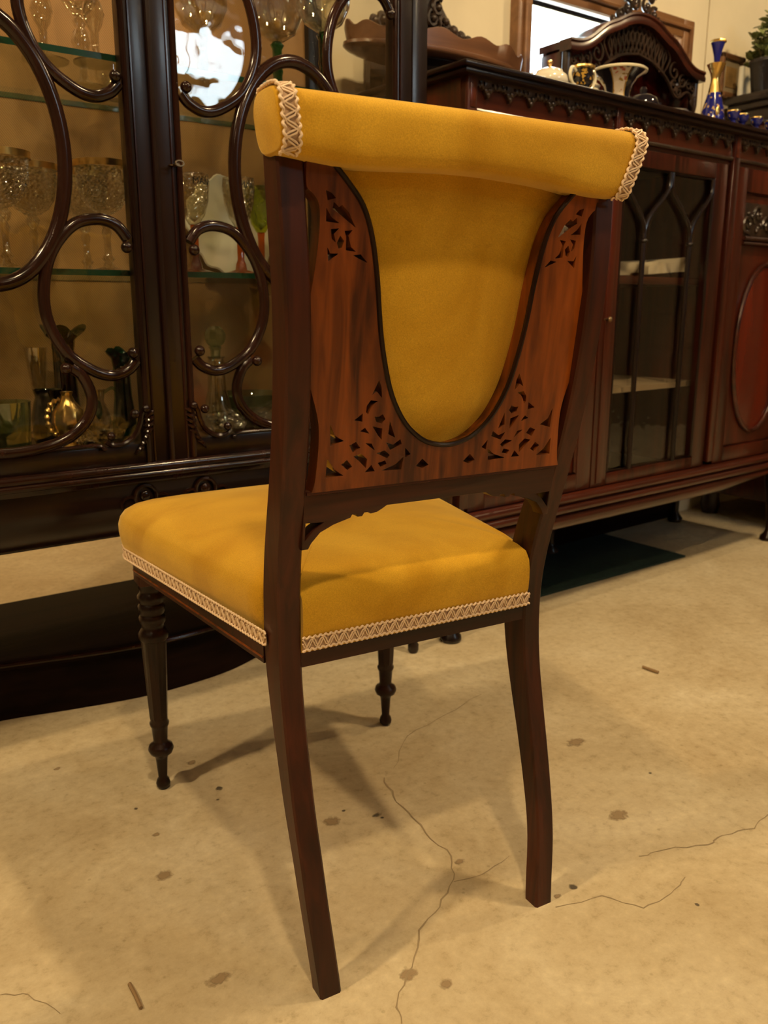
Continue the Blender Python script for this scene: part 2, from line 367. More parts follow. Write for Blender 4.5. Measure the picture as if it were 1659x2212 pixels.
# ------------------------------------------------------------------ the room
RX0, RX1, RY0, RY1, RZ = -2.5, 4.6, -3.0, 1.80, 2.6
RXA, RYA = 0.96, 3.30   # the room is deeper left of RXA, behind the display cabinet
fl = structure(mesh('floor', *box(RX0 - .15, RX1 + .15, RY0 - .15, RYA + .15, -0.12, 0), 'concrete', smooth=False))
structure(mesh('ceiling', *join(box(RX0 - .15, RX1 + .15, RY0 - .15, RY1 + .034, RZ, RZ + 0.1), box(RX0 - .15, RXA + .02, RY1 + .034, RYA + .15, RZ, RZ + 0.1)), 'ceiling', smooth=False))
structure(mesh('wall_left', *box(RX0 - .12, RX0, RY0, RYA, 0, RZ), 'plainwall', smooth=False))
structure(mesh('wall_right', *box(RX1, RX1 + .12, RY0, RY1, 0, RZ), 'plainwall', smooth=False))
# window_1: X 1.78..2.40 z 1.02..1.49 (clear opening)
WX0, WX1, WZ0, WZ1 = 1.765, 2.402, 0.98, 1.505
wb = structure(mesh('wall_back', *join(box(RXA, WX0, RY1 + .012, RY1 + .034, 0, RZ), box(WX1, RX1, RY1 + .012, RY1 + .034, 0, RZ),
     box(WX0, WX1, RY1 + .012, RY1 + .034, 0, WZ0), box(WX0, WX1, RY1 + .012, RY1 + .034, WZ1, RZ)), 'wall', smooth=False))
seams = [RXA, 1.48, 2.56, 3.6, RX1]
for a, b in zip(seams, seams[1:]):
    g = 0.0025
    if a < WX0 < b:
        vf = join(box(a + g, WX0, RY1, RY1 + .012, 0, RZ, .001), box(WX1, b - g, RY1, RY1 + .012, 0, RZ, .001),
                  box(WX0, WX1, RY1, RY1 + .012, 0, WZ0), box(WX0, WX1, RY1, RY1 + .012, WZ1, RZ))
    else: vf = box(a + g, b - g, RY1, RY1 + .012, 0, RZ, .001)
    mesh('wall_panel', *vf, 'wall', wb, smooth=False)
structure(mesh('wall_far', *box(RX0, RXA, RYA, RYA + .1, 0, RZ), 'wall', smooth=False))
structure(mesh('wall_return', *box(RXA, RXA + .02, RY1 + .034, RYA, 0, RZ), 'wall', smooth=False))
# wall behind the camera with a daylight window
BX0, BX1, BZ0, BZ1 = 2.12, 3.12, 2.10, 2.52
structure(mesh('wall_front', *join(box(RX0, BX0, RY0 - .12, RY0, 0, RZ), box(BX1, RX1, RY0 - .12, RY0, 0, RZ),
     box(BX0, BX1, RY0 - .12, RY0, 0, BZ0), box(BX0, BX1, RY0 - .12, RY0, BZ1, RZ)), 'plainwall', smooth=False))
def window(name, x0, x1, z0, z1, yi, yo, s, nbar, fwid):
    """s: +1 the room lies towards -Y; frame, sill and pane"""
    ya, yb = sorted((yi - s * 0.03, yo))
    o = structure(mesh(name, *join(box(x0 - fwid, x0, ya, yb, z0 - fwid, z1 + fwid, .004), box(x1, x1 + fwid, ya, yb, z0 - fwid, z1 + fwid, .004),
                 box(x0, x1, ya, yb, z1, z1 + fwid, .004), box(x0, x1, ya, yb, z0 - fwid, z0, .004)), 'window_wood'))
    mesh('window_moulding', *join(tube([(x0 - fwid * .55, yi - s * .033, z0), (x0 - fwid * .55, yi - s * .033, z1 + fwid * .55), (x1 + fwid * .55, yi - s * .033, z1 + fwid * .55), (x1 + fwid * .55, yi - s * .033, z0)], fwid * .16, 8),
         tube([(x0 - .003, yi - s * .02, z0), (x0 - .003, yi - s * .02, z1 + .003), (x1 + .003, yi - s * .02, z1 + .003), (x1 + .003, yi - s * .02, z0)], .008, 8)), 'window_wood', o)
    ym = (yi + yo) / 2
    mesh('pane', *box(x0, x1, ym - .002, ym + .002, z0, z1), 'pane', o, smooth=False)
    for k in range(nbar):
        xx = x0 + (x1 - x0) * (k + 1) / (nbar + 1); mesh('glazing_bar', *box(xx - .012, xx + .012, ym - .012, ym + .012, z0, z1, .002), 'window_wood', o)
    pl = bpy.data.lights.new('portal', 'AREA'); pl.shape = 'RECTANGLE'; pl.size = x1 - x0; pl.size_y = z1 - z0; pl.cycles.is_portal = True
    po = bpy.data.objects.new('daylight_portal', pl); C.objects.link(po); po.location = ((x0 + x1) / 2, yo + s * 0.02, (z0 + z1) / 2)
    po.rotation_euler = (math.radians(-90) if s > 0 else math.radians(90), 0, 0)
    po.parent = o
    return o
window('window_1', WX0, WX1, WZ0, WZ1, RY1, RY1 + .034, 1, 0, 0.052)
window('window_2', BX0, BX1, BZ0, BZ1, RY0, RY0 - .12, -1, 1, 0.06)

# floor marks (flat on the concrete)
def ground(x, y):
    d = fw + rt * ((x - CX) / FPX) - upv * ((y - CY) / FPX); t = -CAMZ / d.z; return (d.x * t, d.y * t)
def crack(pts, wd):
    P = []
    for (a, b), (c, d) in zip(pts, pts[1:]):
        n = 4
        for k in range(n):
            t = k / n; j = 5 if k else 0
            P.append(ground(a + (c - a) * t + random.uniform(-j, j), b + (d - b) * t + random.uniform(-j, j) * .5))
    P.append(ground(*pts[-1])); V, F = [], []
    for i, p in enumerate(P):
        q = Vector(P[min(i + 1, len(P) - 1)]) - Vector(P[max(i - 1, 0)]); nrm = Vector((-q.y, q.x)).normalized() * wd * random.uniform(.4, 1.2)
        V += [(p[0] + nrm.x, p[1] + nrm.y, .0005), (p[0] - nrm.x, p[1] - nrm.y, .0005)]
    F = [(2 * i, 2 * i + 1, 2 * i + 3, 2 * i + 2) for i in range(len(P) - 1)]
    mesh('crack', V, F, 'crack', fl, smooth=False)
crack([(868, 2212), (858, 2165), (890, 2090), (905, 2010), (950, 1960), (980, 1900), (975, 1850), (920, 1800), (890, 1765), (850, 1720), (830, 1680)], .0011)
crack([(1659, 1760), (1630, 1790), (1560, 1805), (1530, 1825), (1440, 1835), (1380, 1850)], .0009)
crack([(1200, 1960), (1300, 1935), (1390, 1962), (1450, 1930), (1480, 1895)], .0007)
crack([(850, 1660), (880, 1590), (960, 1545), (1040, 1500)], .0006)
crack([(980, 1905), (1040, 1890), (1100, 1850)], .0006)
crack([(0, 2150), (60, 2148), (130, 2190)], .0006)
def stain(px, py, rx, ry, mt):
    c = ground(px, py); n = 28; rx *= 1.25; ry *= 1.25; ph = random.uniform(0, 6)
    V = [(c[0] + rx * (1 + .28 * math.sin(3 * a + ph) + random.uniform(-.05, .05)) * math.cos(a), c[1] + ry * (1 + .25 * math.cos(2 * a + ph) + random.uniform(-.05, .05)) * math.sin(a), .0004) for a in [2 * math.pi * k / n for k in range(n)]]
    mesh('stain', V, [tuple(range(n))], mt, fl, smooth=False)
for a in [(475, 1703, .006, .006, 'stain_grey'), (470, 1728, .003, .003, 'stain_grey'), (717, 1775, .012, .015, 'stain_brown'), (815, 1760, .008, .006, 'stain_grey'), (825, 1767, .003, .003, 'stain_grey'),
          (357, 1890, .011, .012, 'stain_brown'), (992, 1862, .008, .004, 'stain_brown'), (1237, 1917, .006, .006, 'stain_grey'), (1203, 1937, .005, .004, 'stain_brown'), (880, 2107, .012, .010, 'stain_brown'),
          (963, 2127, .008, .008, 'stain_brown'), (467, 2118, .014, .010, 'stain_brown'), (338, 1803, .005, .005, 'stain_brown'), (1240, 1605, .020, .012, 'stain_brown'), (412, 1648, .008, .008, 'stain_brown'),
          (1338, 1760, .018, .012, 'stain_brown'), (293, 1747, .003, .003, 'stain_grey'), (1405, 1670, .003, .003, 'stain_grey'), (126, 1660, .006, .004, 'stain_brown'), (1505, 1955, .003, .003, 'stain_grey'), (742, 1752, .003, .003, 'stain_grey')]: stain(*a)
tag(mesh('floor_twig', *tube([(*ground(280, 2130), .003), (*ground(293, 2155), .0035), (*ground(305, 2182), .003)], .0022, 6), 'twig'), 'thin brown twig lying on the concrete at lower left', 'twig')
tag(mesh('floor_splinter', *tube([(*ground(1388, 1444), .004), (*ground(1422, 1456), .004)], .003, 6), 'twig'), 'brown wood splinter lying on the floor right of the chair', 'splinter')

# ceiling lamps (recessed downlights, above the picture)
for x, y, pw in LAMPS:
    t = thing('ceiling_lamp', 'small brass downlight set in the ceiling above the frame', 'ceiling lamp', (x, y, RZ - .001), 0, 'ceiling downlights above the frame')
    mesh('lamp_ring', *lathe([(.075, 0), (.085, -.004), (.085, -.012), (.070, -.014), (.066, -.05), (.050, -.09), (.044, -.05), (.044, 0)], 28), 'brass', t)
    ld = bpy.data.lights.new('lamp_light', 'SPOT'); ld.energy = pw; ld.color = LAMP_COL; ld.shadow_soft_size = .055; ld.spot_size = math.radians(165); ld.spot_blend = .5
    lo = bpy.data.objects.new('lamp_light', ld); C.objects.link(lo); lo.parent = t; lo.location = (0, 0, LAMP_Z - RZ)

# ------------------------------------------------------------------ the chair
chair = thing('dining_chair', 'mahogany side chair with gold velvet seat and rolled top rail, seen from behind', 'chair', (0.554, 0.652, 0), math.radians(-6.5))
BT = [(0, -.013), (.02, -.009), (.06, -.006), (.1, 0), (.15, .010), (.2, .022), (.25, .033), (.3, .043), (.35, .048), (.4, .047), (.45, .039), (.5, .026), (.55, .012), (.6, -.001), (.65, -.011), (.7, -.018), (.75, -.021), (.8, -.020), (.86, -.017)]
XT = [(0, .158), (.06, .163), (.1, .166), (.2, .169), (.3, .169), (.4, .170), (.5, .175), (.6, .178), (.7, .181), (.8, .185), (.86, .186)]
DT = [(0, .023), (.1, .023), (.2, .029), (.3, .037), (.37, .043), (.45, .041), (.55, .035), (.7, .032), (.86, .030)]
def post(s):
    V, F = [], []; zs = [k * .86 / 64 for k in range(65)]; c = .0022
    for z in zs:
        def av(tab): return sum(ip(tab, z + d) for d in (-.02, -.01, 0, .01, .02)) / 5
        b, xo, d, wd = av(BT), av(XT), av(DT), .025
        xa, xb = (-xo, -xo + wd) if s < 0 else (xo - wd, xo); ya, yb = b, b + d
        for q in [(xa + c, ya), (xb - c, ya), (xb, ya + c), (xb, yb - c), (xb - c, yb), (xa + c, yb), (xa, yb - c), (xa, ya + c)]: V.append((q[0], q[1], z))
    for i in range(64):
        for k in range(8): F.append((i * 8 + k, i * 8 + (k + 1) % 8, i * 8 + 8 + (k + 1) % 8, i * 8 + 8 + k))
    F += [tuple(range(8))[::-1], tuple(64 * 8 + k for k in range(8))]
    mesh('back_leg', V, F, 'chair_wood', chair, ang=28)
post(-1); post(1)
LEGP = [(0, 0), (.006, 0), (.010, .004), (.0108, .009), (.009, .015), (.0066, .019), (.0088, .050), (.0105, .056), (.0165, .060), (.0192, .067), (.0170, .073), (.0115, .077), (.0105, .081), (.0122, .103), (.0140, .106), (.0145, .110), (.0125, .114), (.0130, .117)]
LEGT = [(.0185, .243), (.0212, .246), (.0218, .253), (.0190, .258), (.0160, .262), (.0158, .267), (.0185, .271), (.0192, .279), (.0165, .283), (.0188, .287), (.0195, .296), (.0168, .300), (.0188, .304), (.0195, .312), (.0160, .316), (.0150, .321), (.0175, .325), (.0175, .332), (0, .332)]
for x, y in ((-.190, .484), (.208, .494)):
    leg = mesh('front_leg', *lathe(LEGP + [(.0126, .119), (.0180, .2425)] + LEGT, 24, (x, y, 0)), 'chair_dark', chair, ang=60)
    mesh('leg_shaft', *lathe([(0, .116), (.0132, .116), (.0138, .122), (.0190, .244), (0, .244)], 8, (x, y, 0)), 'chair_dark', leg, ang=20)
    mesh('corner_block', *box(x - .019, x + .019, y - .019, y + .019, .330, .377, .003), 'chair_wood', chair)
# seat rails
def rail(a, b, t, z0, z1, name):
    a, b = Vector(a), Vector(b); d = (b - a).normalized(); n = Vector((-d.y, d.x)) * t / 2; V = []
    for p, z in ((a, z0), (b, z0), (b, z1), (a, z1)): V += [(p.x + n.x, p.y + n.y, z), (p.x - n.x, p.y - n.y, z)]
    F = [(0, 2, 3, 1), (2, 4, 5, 3), (4, 6, 7, 5), (6, 0, 1, 7), (0, 6, 4, 2), (1, 3, 5, 7)]
    return mesh(name, V, F, 'chair_wood_x', chair, smooth=False)
rail((-.146, .062), (.146, .062), .024, .355, .378, 'back_rail')
for s, e in ((-1, (-.204, .470)), (1, (.221, .478))):
    r = rail((s * .160, .090), e, .022, .351, .378, 'side_rail')
    mesh('inlay_line', *tube([(s * .160 + s * .0112, .090, .357), (e[0] + s * .0112, e[1], .357)], .0013, 6), 'chair_panel', r)
rail((-.190, .500), (.208, .508), .022, .345, .378, 'front_rail')
# seat cushion
def lin(a, b, n): return [(a[0] + (b[0] - a[0]) * k / n, a[1] + (b[1] - a[1]) * k / n) for k in range(n)]
FP = lin((-.147, .046), (.147, .046), 14) + lin((.147, .046), (.150, .086), 4) + lin((.150, .086), (.166, .096), 3) + lin((.166, .096), (.234, .470), 14) + \
     [(.235, .478), (.233, .492), (.225, .503), (.212, .510)] + [(.2 - .38 * k / 12, .512 + .010 * math.sin(math.pi * (k + .5) / 13)) for k in range(12)] + \
     [(-.200, .506), (-.213, .499), (-.221, .488), (-.223, .474)] + lin((-.223, .466), (-.166, .096), 14) + lin((-.166, .096), (-.150, .086), 3) + lin((-.150, .086), (-.147, .046), 4)
def seat():
    n = len(FP); cen = Vector((.005, .275)); V, F = [], []
    nr = []
    for i in range(n):
        t = Vector(FP[(i + 1) % n]) - Vector(FP[i - 1]); nr.append(Vector((t.y, -t.x)).normalized())
    rings = [(.372, -.002, 0), (.386, .0005, 0), (.396, .004, 0), (.408, .0065, 0), (.420, .0065, 0), (.431, .003, 0), (.440, -.004, .0), (.447, -.008, .03), (.4525, -.008, .09), (.457, -.008, .18), (.461, -.006, .32), (.464, 0, .5), (.4655, 0, .75)]
    for z, off, t in rings:
        for p, q in zip(FP, nr):
            v = Vector(p) + q * off; v = cen + (v - cen) * (1 - t)
            if v.y < .088 and abs(v.x) > .1452: v.x = math.copysign(.1452, v.x)
            v.y = max(v.y, .0415); y01 = (v.y - .046) / .47
            V.append((v.x, v.y, z + (.002 * y01 if z > .4 else 0)))
    V.append((cen.x, cen.y, .4665)); R = len(rings)
    for r in range(R - 1):
        for k in range(n): F.append((r * n + k, r * n + (k + 1) % n, (r + 1) * n + (k + 1) % n, (r + 1) * n + k))
    for k in range(n): F.append(((R - 1) * n + k, (R - 1) * n + (k + 1) % n, R * n))
    F.append(tuple(range(n))[::-1])
    return mesh('seat', V, F, 'velvet', chair, ang=80)
seat()
def braid(path, nrm, wid, half, pitch, parent, closed=False):
    """gimp trim: tape with two scalloped edge cords and a zigzag cord. path, nrm (outward), wid (across) per sample"""
    P = [Vector(p) for p in path]; L = [0]
    for a, b in zip(P, P[1:]): L.append(L[-1] + (b - a).length)
    tot = L[-1]
    def ev(s):
        s = max(0, min(tot, s)); i = 0
        while i < len(L) - 2 and L[i + 1] < s: i += 1
        t = (s - L[i]) / max(1e-9, L[i + 1] - L[i])
        return P[i].lerp(P[i + 1], t), Vector(nrm[i]).lerp(Vector(nrm[i + 1]), t).normalized(), Vector(wid[i]).lerp(Vector(wid[i + 1]), t).normalized()
    V, F = [], []; m = max(2, int(tot / .006))
    for k in range(m + 1):
        p, n_, w_ = ev(tot * k / m); V += [p + w_ * half * .85 + n_ * .0006, p - w_ * half * .85 + n_ * .0006]
    F = [(2 * k, 2 * k + 1, 2 * k + 3, 2 * k + 2) for k in range(m)]
    tp = mesh('braid', V, F, 'tape', parent)
    nz = max(1, int(round(tot / pitch))); pc = tot / nz; parts = []
    for ph in (0, .22):
        zz = []
        for k in range(nz * 6 + 1):
            s = pc * k / 6; u = (s / pc + ph) % 1.0; tri = 4 * abs(u - .5) - 1
            p, n_, w_ = ev(s); zz.append(p + w_ * half * .72 * math.copysign(abs(tri) ** .8, tri) + n_ * (.0016 + .0006 * math.cos(2 * math.pi * u)))
        parts.append(tube(zz, .0009, 5))
    for sd in (-1, 1):
        ed = []
        for k in range(nz * 12 + 1):
            s = pc * k / 12; p, n_, w_ = ev(s)
            ed.append(p + w_ * sd * half * (.86 + .13 * math.sin(2 * math.pi * s / pc * 2)) + n_ * (.0016 + .0007 * math.cos(2 * math.pi * s / pc * 2)))
        parts.append(tube(ed, .0013, 6))
    mesh('cord', *join(*parts), 'cord', tp)
ZB = .383
def braid_line(pts, parent):
    n = []; P = [Vector((*p, ZB)) for p in pts]
    for i in range(len(P)):
        t = P[min(i + 1, len(P) - 1)] - P[max(i - 1, 0)]; n.append(Vector((t.y, -t.x, 0)).normalized())
    braid([p + q * .001 for p, q in zip(P, n)], n, [(0, 0, 1)] * len(P), .0078, .0122, parent)
braid_line(lin((-.146, .045), (.147, .045), 24) + [(.147, .045)], chair)
braid_line(lin((.1705, .076), (.235, .470), 20) + [(.236, .480), (.233, .492), (.225, .503), (.212, .510)] + [(.2 - .38 * k / 12, .512 + .010 * math.sin(math.pi * (k + .5) / 13)) for k in range(12)] + [(-.200, .506), (-.213, .499), (-.221, .488), (-.223, .474)] + lin((-.223, .466), (-.1705, .076), 20) + [(-.1705, .076)], chair)
# backrest panel
PY0, PS = .0735, -.104
def pp(a, b, d): return (a + .0025, PY0 + PS * b - d, b)
UH = [(.146, .845), (.137, .836), (.1225, .822), (.108, .805), (.098, .781), (.0905, .745), (.0850, .703), (.0785, .670), (.0685, .637), (.0520, .609), (.0310, .591), (.0130, .5845), (0, .583)]
SH = [(.150, .548), (.1465, .562), (.1440, .600), (.1465, .622), (.1545, .650), (.1590, .678), (.1590, .705), (.1565, .725), (.1525, .75), (.1490, .78), (.1495, .802), (.1560, .812), (.1620, .818), (.1620, .845)]
us = [tuple(v) for v in sm([Vector((a, b, 0)) for a, b in UH], 4)]; us = [(v[0], v[1]) for v in us]
ss = [(v.x, v.y) for v in sm([Vector((a, b, 0)) for a, b in SH], 3)]
outline = us + [(-a, b) for a, b in us[::-1][1:]] + [(-a, b) for a, b in ss[::-1]] + ss
HL = [[(-.079, .652), (-.086, .638), (-.081, .641), (-.075, .635), (-.076, .645)],
 [(-.079, .632), (-.087, .633), (-.091, .628), (-.0915, .622), (-.089, .620), (-.087, .625), (-.084, .629)],
 [(-.082, .617), (-.077, .617), (-.073, .619), (-.070, .614), (-.074, .610), (-.080, .612)],
 [(-.095, .621), (-.104, .615), (-.095, .613)], [(-.092, .607), (-.097, .604), (-.087, .601)],
 [(-.084, .608), (-.073, .605), (-.073, .594), (-.077, .598)], [(-.065, .612), (-.066, .599), (-.058, .595)],
 [(-.129, .613), (-.128, .592), (-.114, .596), (-.124, .602)], [(-.131, .580), (-.132, .562), (-.113, .562), (-.123, .569)],
 [(-.116, .573), (-.109, .567), (-.104, .570), (-.110, .577)], [(-.103, .580), (-.095, .582), (-.088, .576), (-.089, .567), (-.096, .574)],
 [(-.108, .591), (-.101, .594), (-.096, .588), (-.104, .584)], [(-.091, .592), (-.084, .591), (-.080, .584)],
 [(-.068, .591), (-.060, .588), (-.052, .593), (-.050, .588), (-.063, .583)], [(-.078, .581), (-.069, .583), (-.063, .578), (-.066, .575)],
 [(-.090, .563), (-.083, .570), (-.079, .563)], [(-.071, .563), (-.056, .568), (-.047, .575), (-.049, .562)],
 [(-.076, .571), (-.068, .573), (-.066, .569), (-.073, .567)], [(-.046, .584), (-.039, .577), (-.045, .574)], [(-.032, .564), (-.025, .571), (-.017, .564), (-.024, .561)],
 [(-.140, .815), (-.134, .813), (-.130, .809), (-.138, .807)], [(-.132, .806), (-.133, .800), (-.127, .797), (-.121, .793), (-.110, .786), (-.117, .798), (-.124, .804), (-.127, .802)],
 [(-.139, .801), (-.139, .790), (-.126, .789), (-.134, .794)], [(-.134, .784), (-.126, .785), (-.131, .780), (-.129, .773), (-.133, .776)],
 [(-.125, .779), (-.128, .773), (-.126, .768), (-.123, .769), (-.121, .775)], [(-.121, .783), (-.113, .784), (-.117, .779), (-.114, .770), (-.109, .766), (-.119, .767), (-.119, .778)],
 [(-.137, .769), (-.134, .764), (-.126, .764), (-.136, .757)], [(-.112, .763), (-.104, .764), (-.097, .757), (-.105, .760)]]
holes = [[(a - .004, b) for a, b in h] for h in HL]; holes += [[(-a, b) for a, b in h] for h in holes]
splat = mesh('back_panel', *sheet(outline, holes, .018, lambda a, b, d: pp(a, b, d - .002)), 'chair_panel', chair, ang=30)
mesh('panel_moulding', *tube([pp(a, b, .0068) for a, b in us + [(-a, b) for a, b in us[::-1][1:]]], .0026, 8), 'chair_dark', splat)
# velvet shield set in the opening
def shield(y_off, bul, name):
    V, F = [], []; nz, nx = 30, 14; inv = sorted([(b, a) for a, b in us])
    for i in range(nz + 1):
        z = .580 + (.845 - .580) * i / nz; h = max(.004, ip(inv, z)) + .004
        for k in range(nx + 1):
            u = -1 + 2 * k / nx; V.append((.0025 + h * u, PY0 + PS * z + y_off + bul * (1 - u * u) * min(1, (z - .575) / .05), z))
    for i in range(nz):
        for k in range(nx): F.append((i * (nx + 1) + k, i * (nx + 1) + k + 1, (i + 1) * (nx + 1) + k + 1, (i + 1) * (nx + 1) + k))
    return V, F
A, B = shield(.0125, -.005, ''), shield(.016, .020, '')
mesh('back_cushion', *join(A, (B[0], [f[::-1] for f in B[1]])), 'velvet', chair, ang=80)
# lower back rail with shaped apron
AP = [(.153, .489), (.146, .489), (.143, .495), (.134, .505), (.120, .5115), (.109, .5145), (.1015, .5165), (.1000, .5195), (.0955, .5195), (.0935, .5165), (.0885, .5165), (.0865, .5200), (.0815, .5200), (.0790, .5180), (.0720, .5190), (.0660, .5220), (.0610, .5250), (0, .5250)]
ap_out = [(-.153, .549), (.153, .549)] + AP + [(-a, b) for a, b in AP[::-1][1:]]
slit = [(.150, .5165), (.131, .5155), (.141, .509), (.150, .499)]
def pa(a, b, d): return (a, .024 + PS * (b - .54) * 1.6 - d, b)
lr = mesh('lower_back_rail', *sheet(ap_out, [slit, [(-a, b) for a, b in slit]], .018, pa, .0008), 'chair_wood_x', chair, ang=30)
mesh('rail_bead', *tube([(-.152, .012, .547), (.152, .012, .547)], .0022, 6), 'chair_wood_x', lr)
# rolled top rail
RYC, RZC = -.0165, .8625
SEC = []
for k in range(32):
    a = 2 * math.pi * k / 32; c, s_ = math.cos(a), math.sin(a)
    y = RYC + .0265 * math.copysign(abs(c) ** .52, c); z = RZC + .0268 * math.copysign(abs(s_) ** .66, s_)
    if s_ < 0 and c < 0: y -= .003 * -s_
    SEC.append((y, z))
def sh(x, z):
    k = max(0, min(1, (RZC + .012 - z) / .038))
    if x > .10: return x - .019 * ((x - .10) / .10) * k
    if x < -.12: return x + .004 * ((-x - .12) / .07) * k
    return x
DROOP = [(-.195, .004), (-.172, .004), (-.150, -.004), (-.10, -.002), (0, .002), (.10, -.004), (.16, -.012), (.20, -.010)]
def roll():
    xs = [(-.1945, .90, 0), (-.194, .955, 0), (-.192, .985, 0), (-.189, 1, 0)] + [(-.186 + .37 * k / 14, 1, 1) for k in range(15)] + [(.190, 1, 0), (.196, .985, 0), (.200, .93, 0), (.2015, .82, 0)]
    V, F = [], []
    for x, s, b in xs:
        sag = -.0035 * math.cos(math.pi * max(-1, min(1, x / .2)) / 2) if b else 0
        dr_ = sum(ip(DROOP, x + d) for d in (-.03, -.015, 0, .015, .03)) / 5
        for y, z in SEC: V.append((sh(x, z), RYC + (y - RYC) * s + sag, RZC + (z - RZC) * s + dr_ * max(0, min(1, (RZC - z) / .02))))
    n = len(SEC)
    for i in range(len(xs) - 1):
        for k in range(n): F.append((i * n + k, i * n + (k + 1) % n, (i + 1) * n + (k + 1) % n, (i + 1) * n + k))
    F += [tuple(range(n))[::-1], tuple((len(xs) - 1) * n + k for k in range(n))]
    return mesh('top_roll', V, F, 'velvet', chair, ang=55)
rl = roll()
for xc in (-.1850, .194):
    path, nn = [], []
    for k in list(range(23, 7, -1)) + list(range(7, 4, -1)):
        y, z = SEC[k]; v = Vector((0, y - RYC, z - RZC)); n_ = v.normalized(); z += (-.010 if xc > 0 else .004) * max(0, min(1, (RZC - z) / .02)); path.append(Vector((sh(xc, z), y, z)) + n_ * .001); nn.append(n_)
    path = sm(path, 3); nn = [Vector((0, p.y - RYC, p.z - RZC)).normalized() for p in path]
    braid(path, nn, [(1, 0, 0)] * len(path), .0076, .0125, rl)

# ------------------------------------------------------------------ display cabinet (left)
ORG = Vector((0.537, 1.52, 0))
cab = thing('display_cabinet', 'dark mahogany display cabinet with curved glazing bars and glass shelves', 'display cabinet', ORG)
FY, BY, X0, X1, CT = 1.334, 1.735, 0.007, 1.067, 1.78
mesh('back_board', *box(X0 + .03, X1 - .03, BY - .03, BY, .47, CT - .04), 'weave', cab, smooth=False)
for x in (X0, X1 - .035):
    mesh('corner_post', *box(x, x + .035, FY, FY + .045, .345, CT, .002), 'ebony', cab)
    mesh('corner_post', *box(x, x + .035, BY - .045, BY, .345, CT, .002), 'ebony', cab)
    mesh('side_rail', *box(x + .006, x + .03, FY + .045, BY - .045, .345, .52, .002), 'ebony', cab)
    mesh('side_rail', *box(x + .006, x + .03, FY + .045, BY - .045, CT - .09, CT, .002), 'ebony', cab)
    mesh('side_pane', *box(x + .016, x + .020, FY + .045, BY - .045, .52, CT - .09), 'pane', cab, smooth=False)
mesh('cabinet_top', *box(X0 - .03, X1 + .03, FY - .03, BY, CT, CT + .04, .008), 'ebony_x', cab)
mesh('bottom_board', *box(X0 + .03, X1 - .03, FY + .02, BY - .03, .455, .487), 'ebony_x', cab, smooth=False)
# moulding below the doors: three rolls
mesh('base_moulding', *join(tube([(X0 - .012, FY - .006, .4655), (X1 + .012, FY - .006, .4655)], .0085, 10), tube([(X0 - .012, FY - .010, .455), (X1 + .012, FY - .010, .455)], .0058, 10), box(X0 - .008, X1 + .008, FY - .006, FY + .05, .440, .462, .003)), 'bar_wood', cab)
# apron below: hollow curved board
def apron():
    prof = [(FY + .004, .440), (FY + .002, .425), (FY - .002, .405), (FY + .002, .385), (FY + .016, .365), (FY + .036, .350), (FY + .05, .345), (FY + .07, .345), (FY + .07, .440)]
    V, F = [], []; xs = [X0 + .004, X1 - .004]
    for x in xs:
        for y, z in prof: V.append((x, y, z))
    n = len(prof)
    for k in range(n): F.append((k, (k + 1) % n, n + (k + 1) % n, n + k))
    F += [tuple(range(n)), tuple(range(n, 2 * n))[::-1]]
    return mesh('apron', V, F, 'ebony_x', cab, ang=50)
apr = apron()
mesh('bottom_panel', *box(X0 + .02, X1 - .02, FY + .06, BY - .01, .340, .352), 'ebony_x', cab, smooth=False)
for x in (.487, .592):
    mesh('carved_roundel', *join(tube([(x + .018 * math.cos(a), FY - .003, .418 + .018 * math.sin(a)) for a in [2 * math.pi * k / 20 for k in range(20)]], .0035, 8, True), sphere((x, FY - .002, .418), .0095, 12, 8, (1, .5, 1)),
         tube([(p[0], FY - .003, p[1]) for p in spiral((x + .03, .405), .016, .003, 2.4, -3)], .003, 6), tube([(p[0], FY - .003, p[1]) for p in spiral((x - .03, .405), .016, .003, .7, 6)], .003, 6)), 'bar_wood', apr)
for x in (X0 + .02, X1 - .012):
    for y in (FY + .012, BY - .03):
        mesh('leg', *lathe([(0, 0), (.009, 0), (.0115, .006), (.0115, .018), (.008, .026), (.0105, .05), (.0115, .12), (.016, .135), (.016, .15), (.012, .16), (.014, .25), (.019, .27), (.019, .285), (.015, .295), (.02, .305), (.02, .346), (0, .346)], 18, (x, y, 0)), 'ebony', cab)
# undertier with a serpentine front on a low plinth
UF = [(X0 + .01, 1.47), (.09, 1.515), (.18, 1.523), (.275, 1.518), (.385, 1.490), (.50, 1.466), (.60, 1.464), (.70, 1.478), (.80, 1.515), (.90, 1.523), (1.0, 1.505), (X1 - .01, 1.47)]
uf = [(v.x, v.y) for v in sm([Vector((a, b, 0)) for a, b in UF], 4)]
tier = mesh('undertier', *sheet(uf + [(X1 - .01, 1.79), (.94, 1.79), (.94, 1.835), (X0 + .01, 1.835)], [], .02, lambda a, b, d: (a, b, .107 + d), .004), 'plinth', cab, ang=40)
mesh('undertier_bead', *tube([(a, b - .001, .108) for a, b in uf], .0045, 8), 'bar_wood', tier)  # glossier bead added along the edge to catch a highlight line
mesh('undertier_plinth', *sheet([(a, b + .012) for a, b in uf] + [(X1 - .02, 1.78), (X0 + .02, 1.78)], [], .10, lambda a, b, d: (a, b, .050 + d)), 'plinth', cab, ang=30)
# glass shelves
for z in (1.083, .774):
    V, F = box(X0 + .037, X1 - .037, FY + .036, BY - .031, z - .009, z)
    fm = [0 if abs(((Vector(V[f[0]]) - Vector(V[f[1]])).cross(Vector(V[f[1]]) - Vector(V[f[2]]))).normalized().z) > .5 else 1 for f in F]
    mesh('glass_shelf', V, F, None, cab, smooth=False, mats=['shelf_glass', 'shelf_edge'], fm=fm)
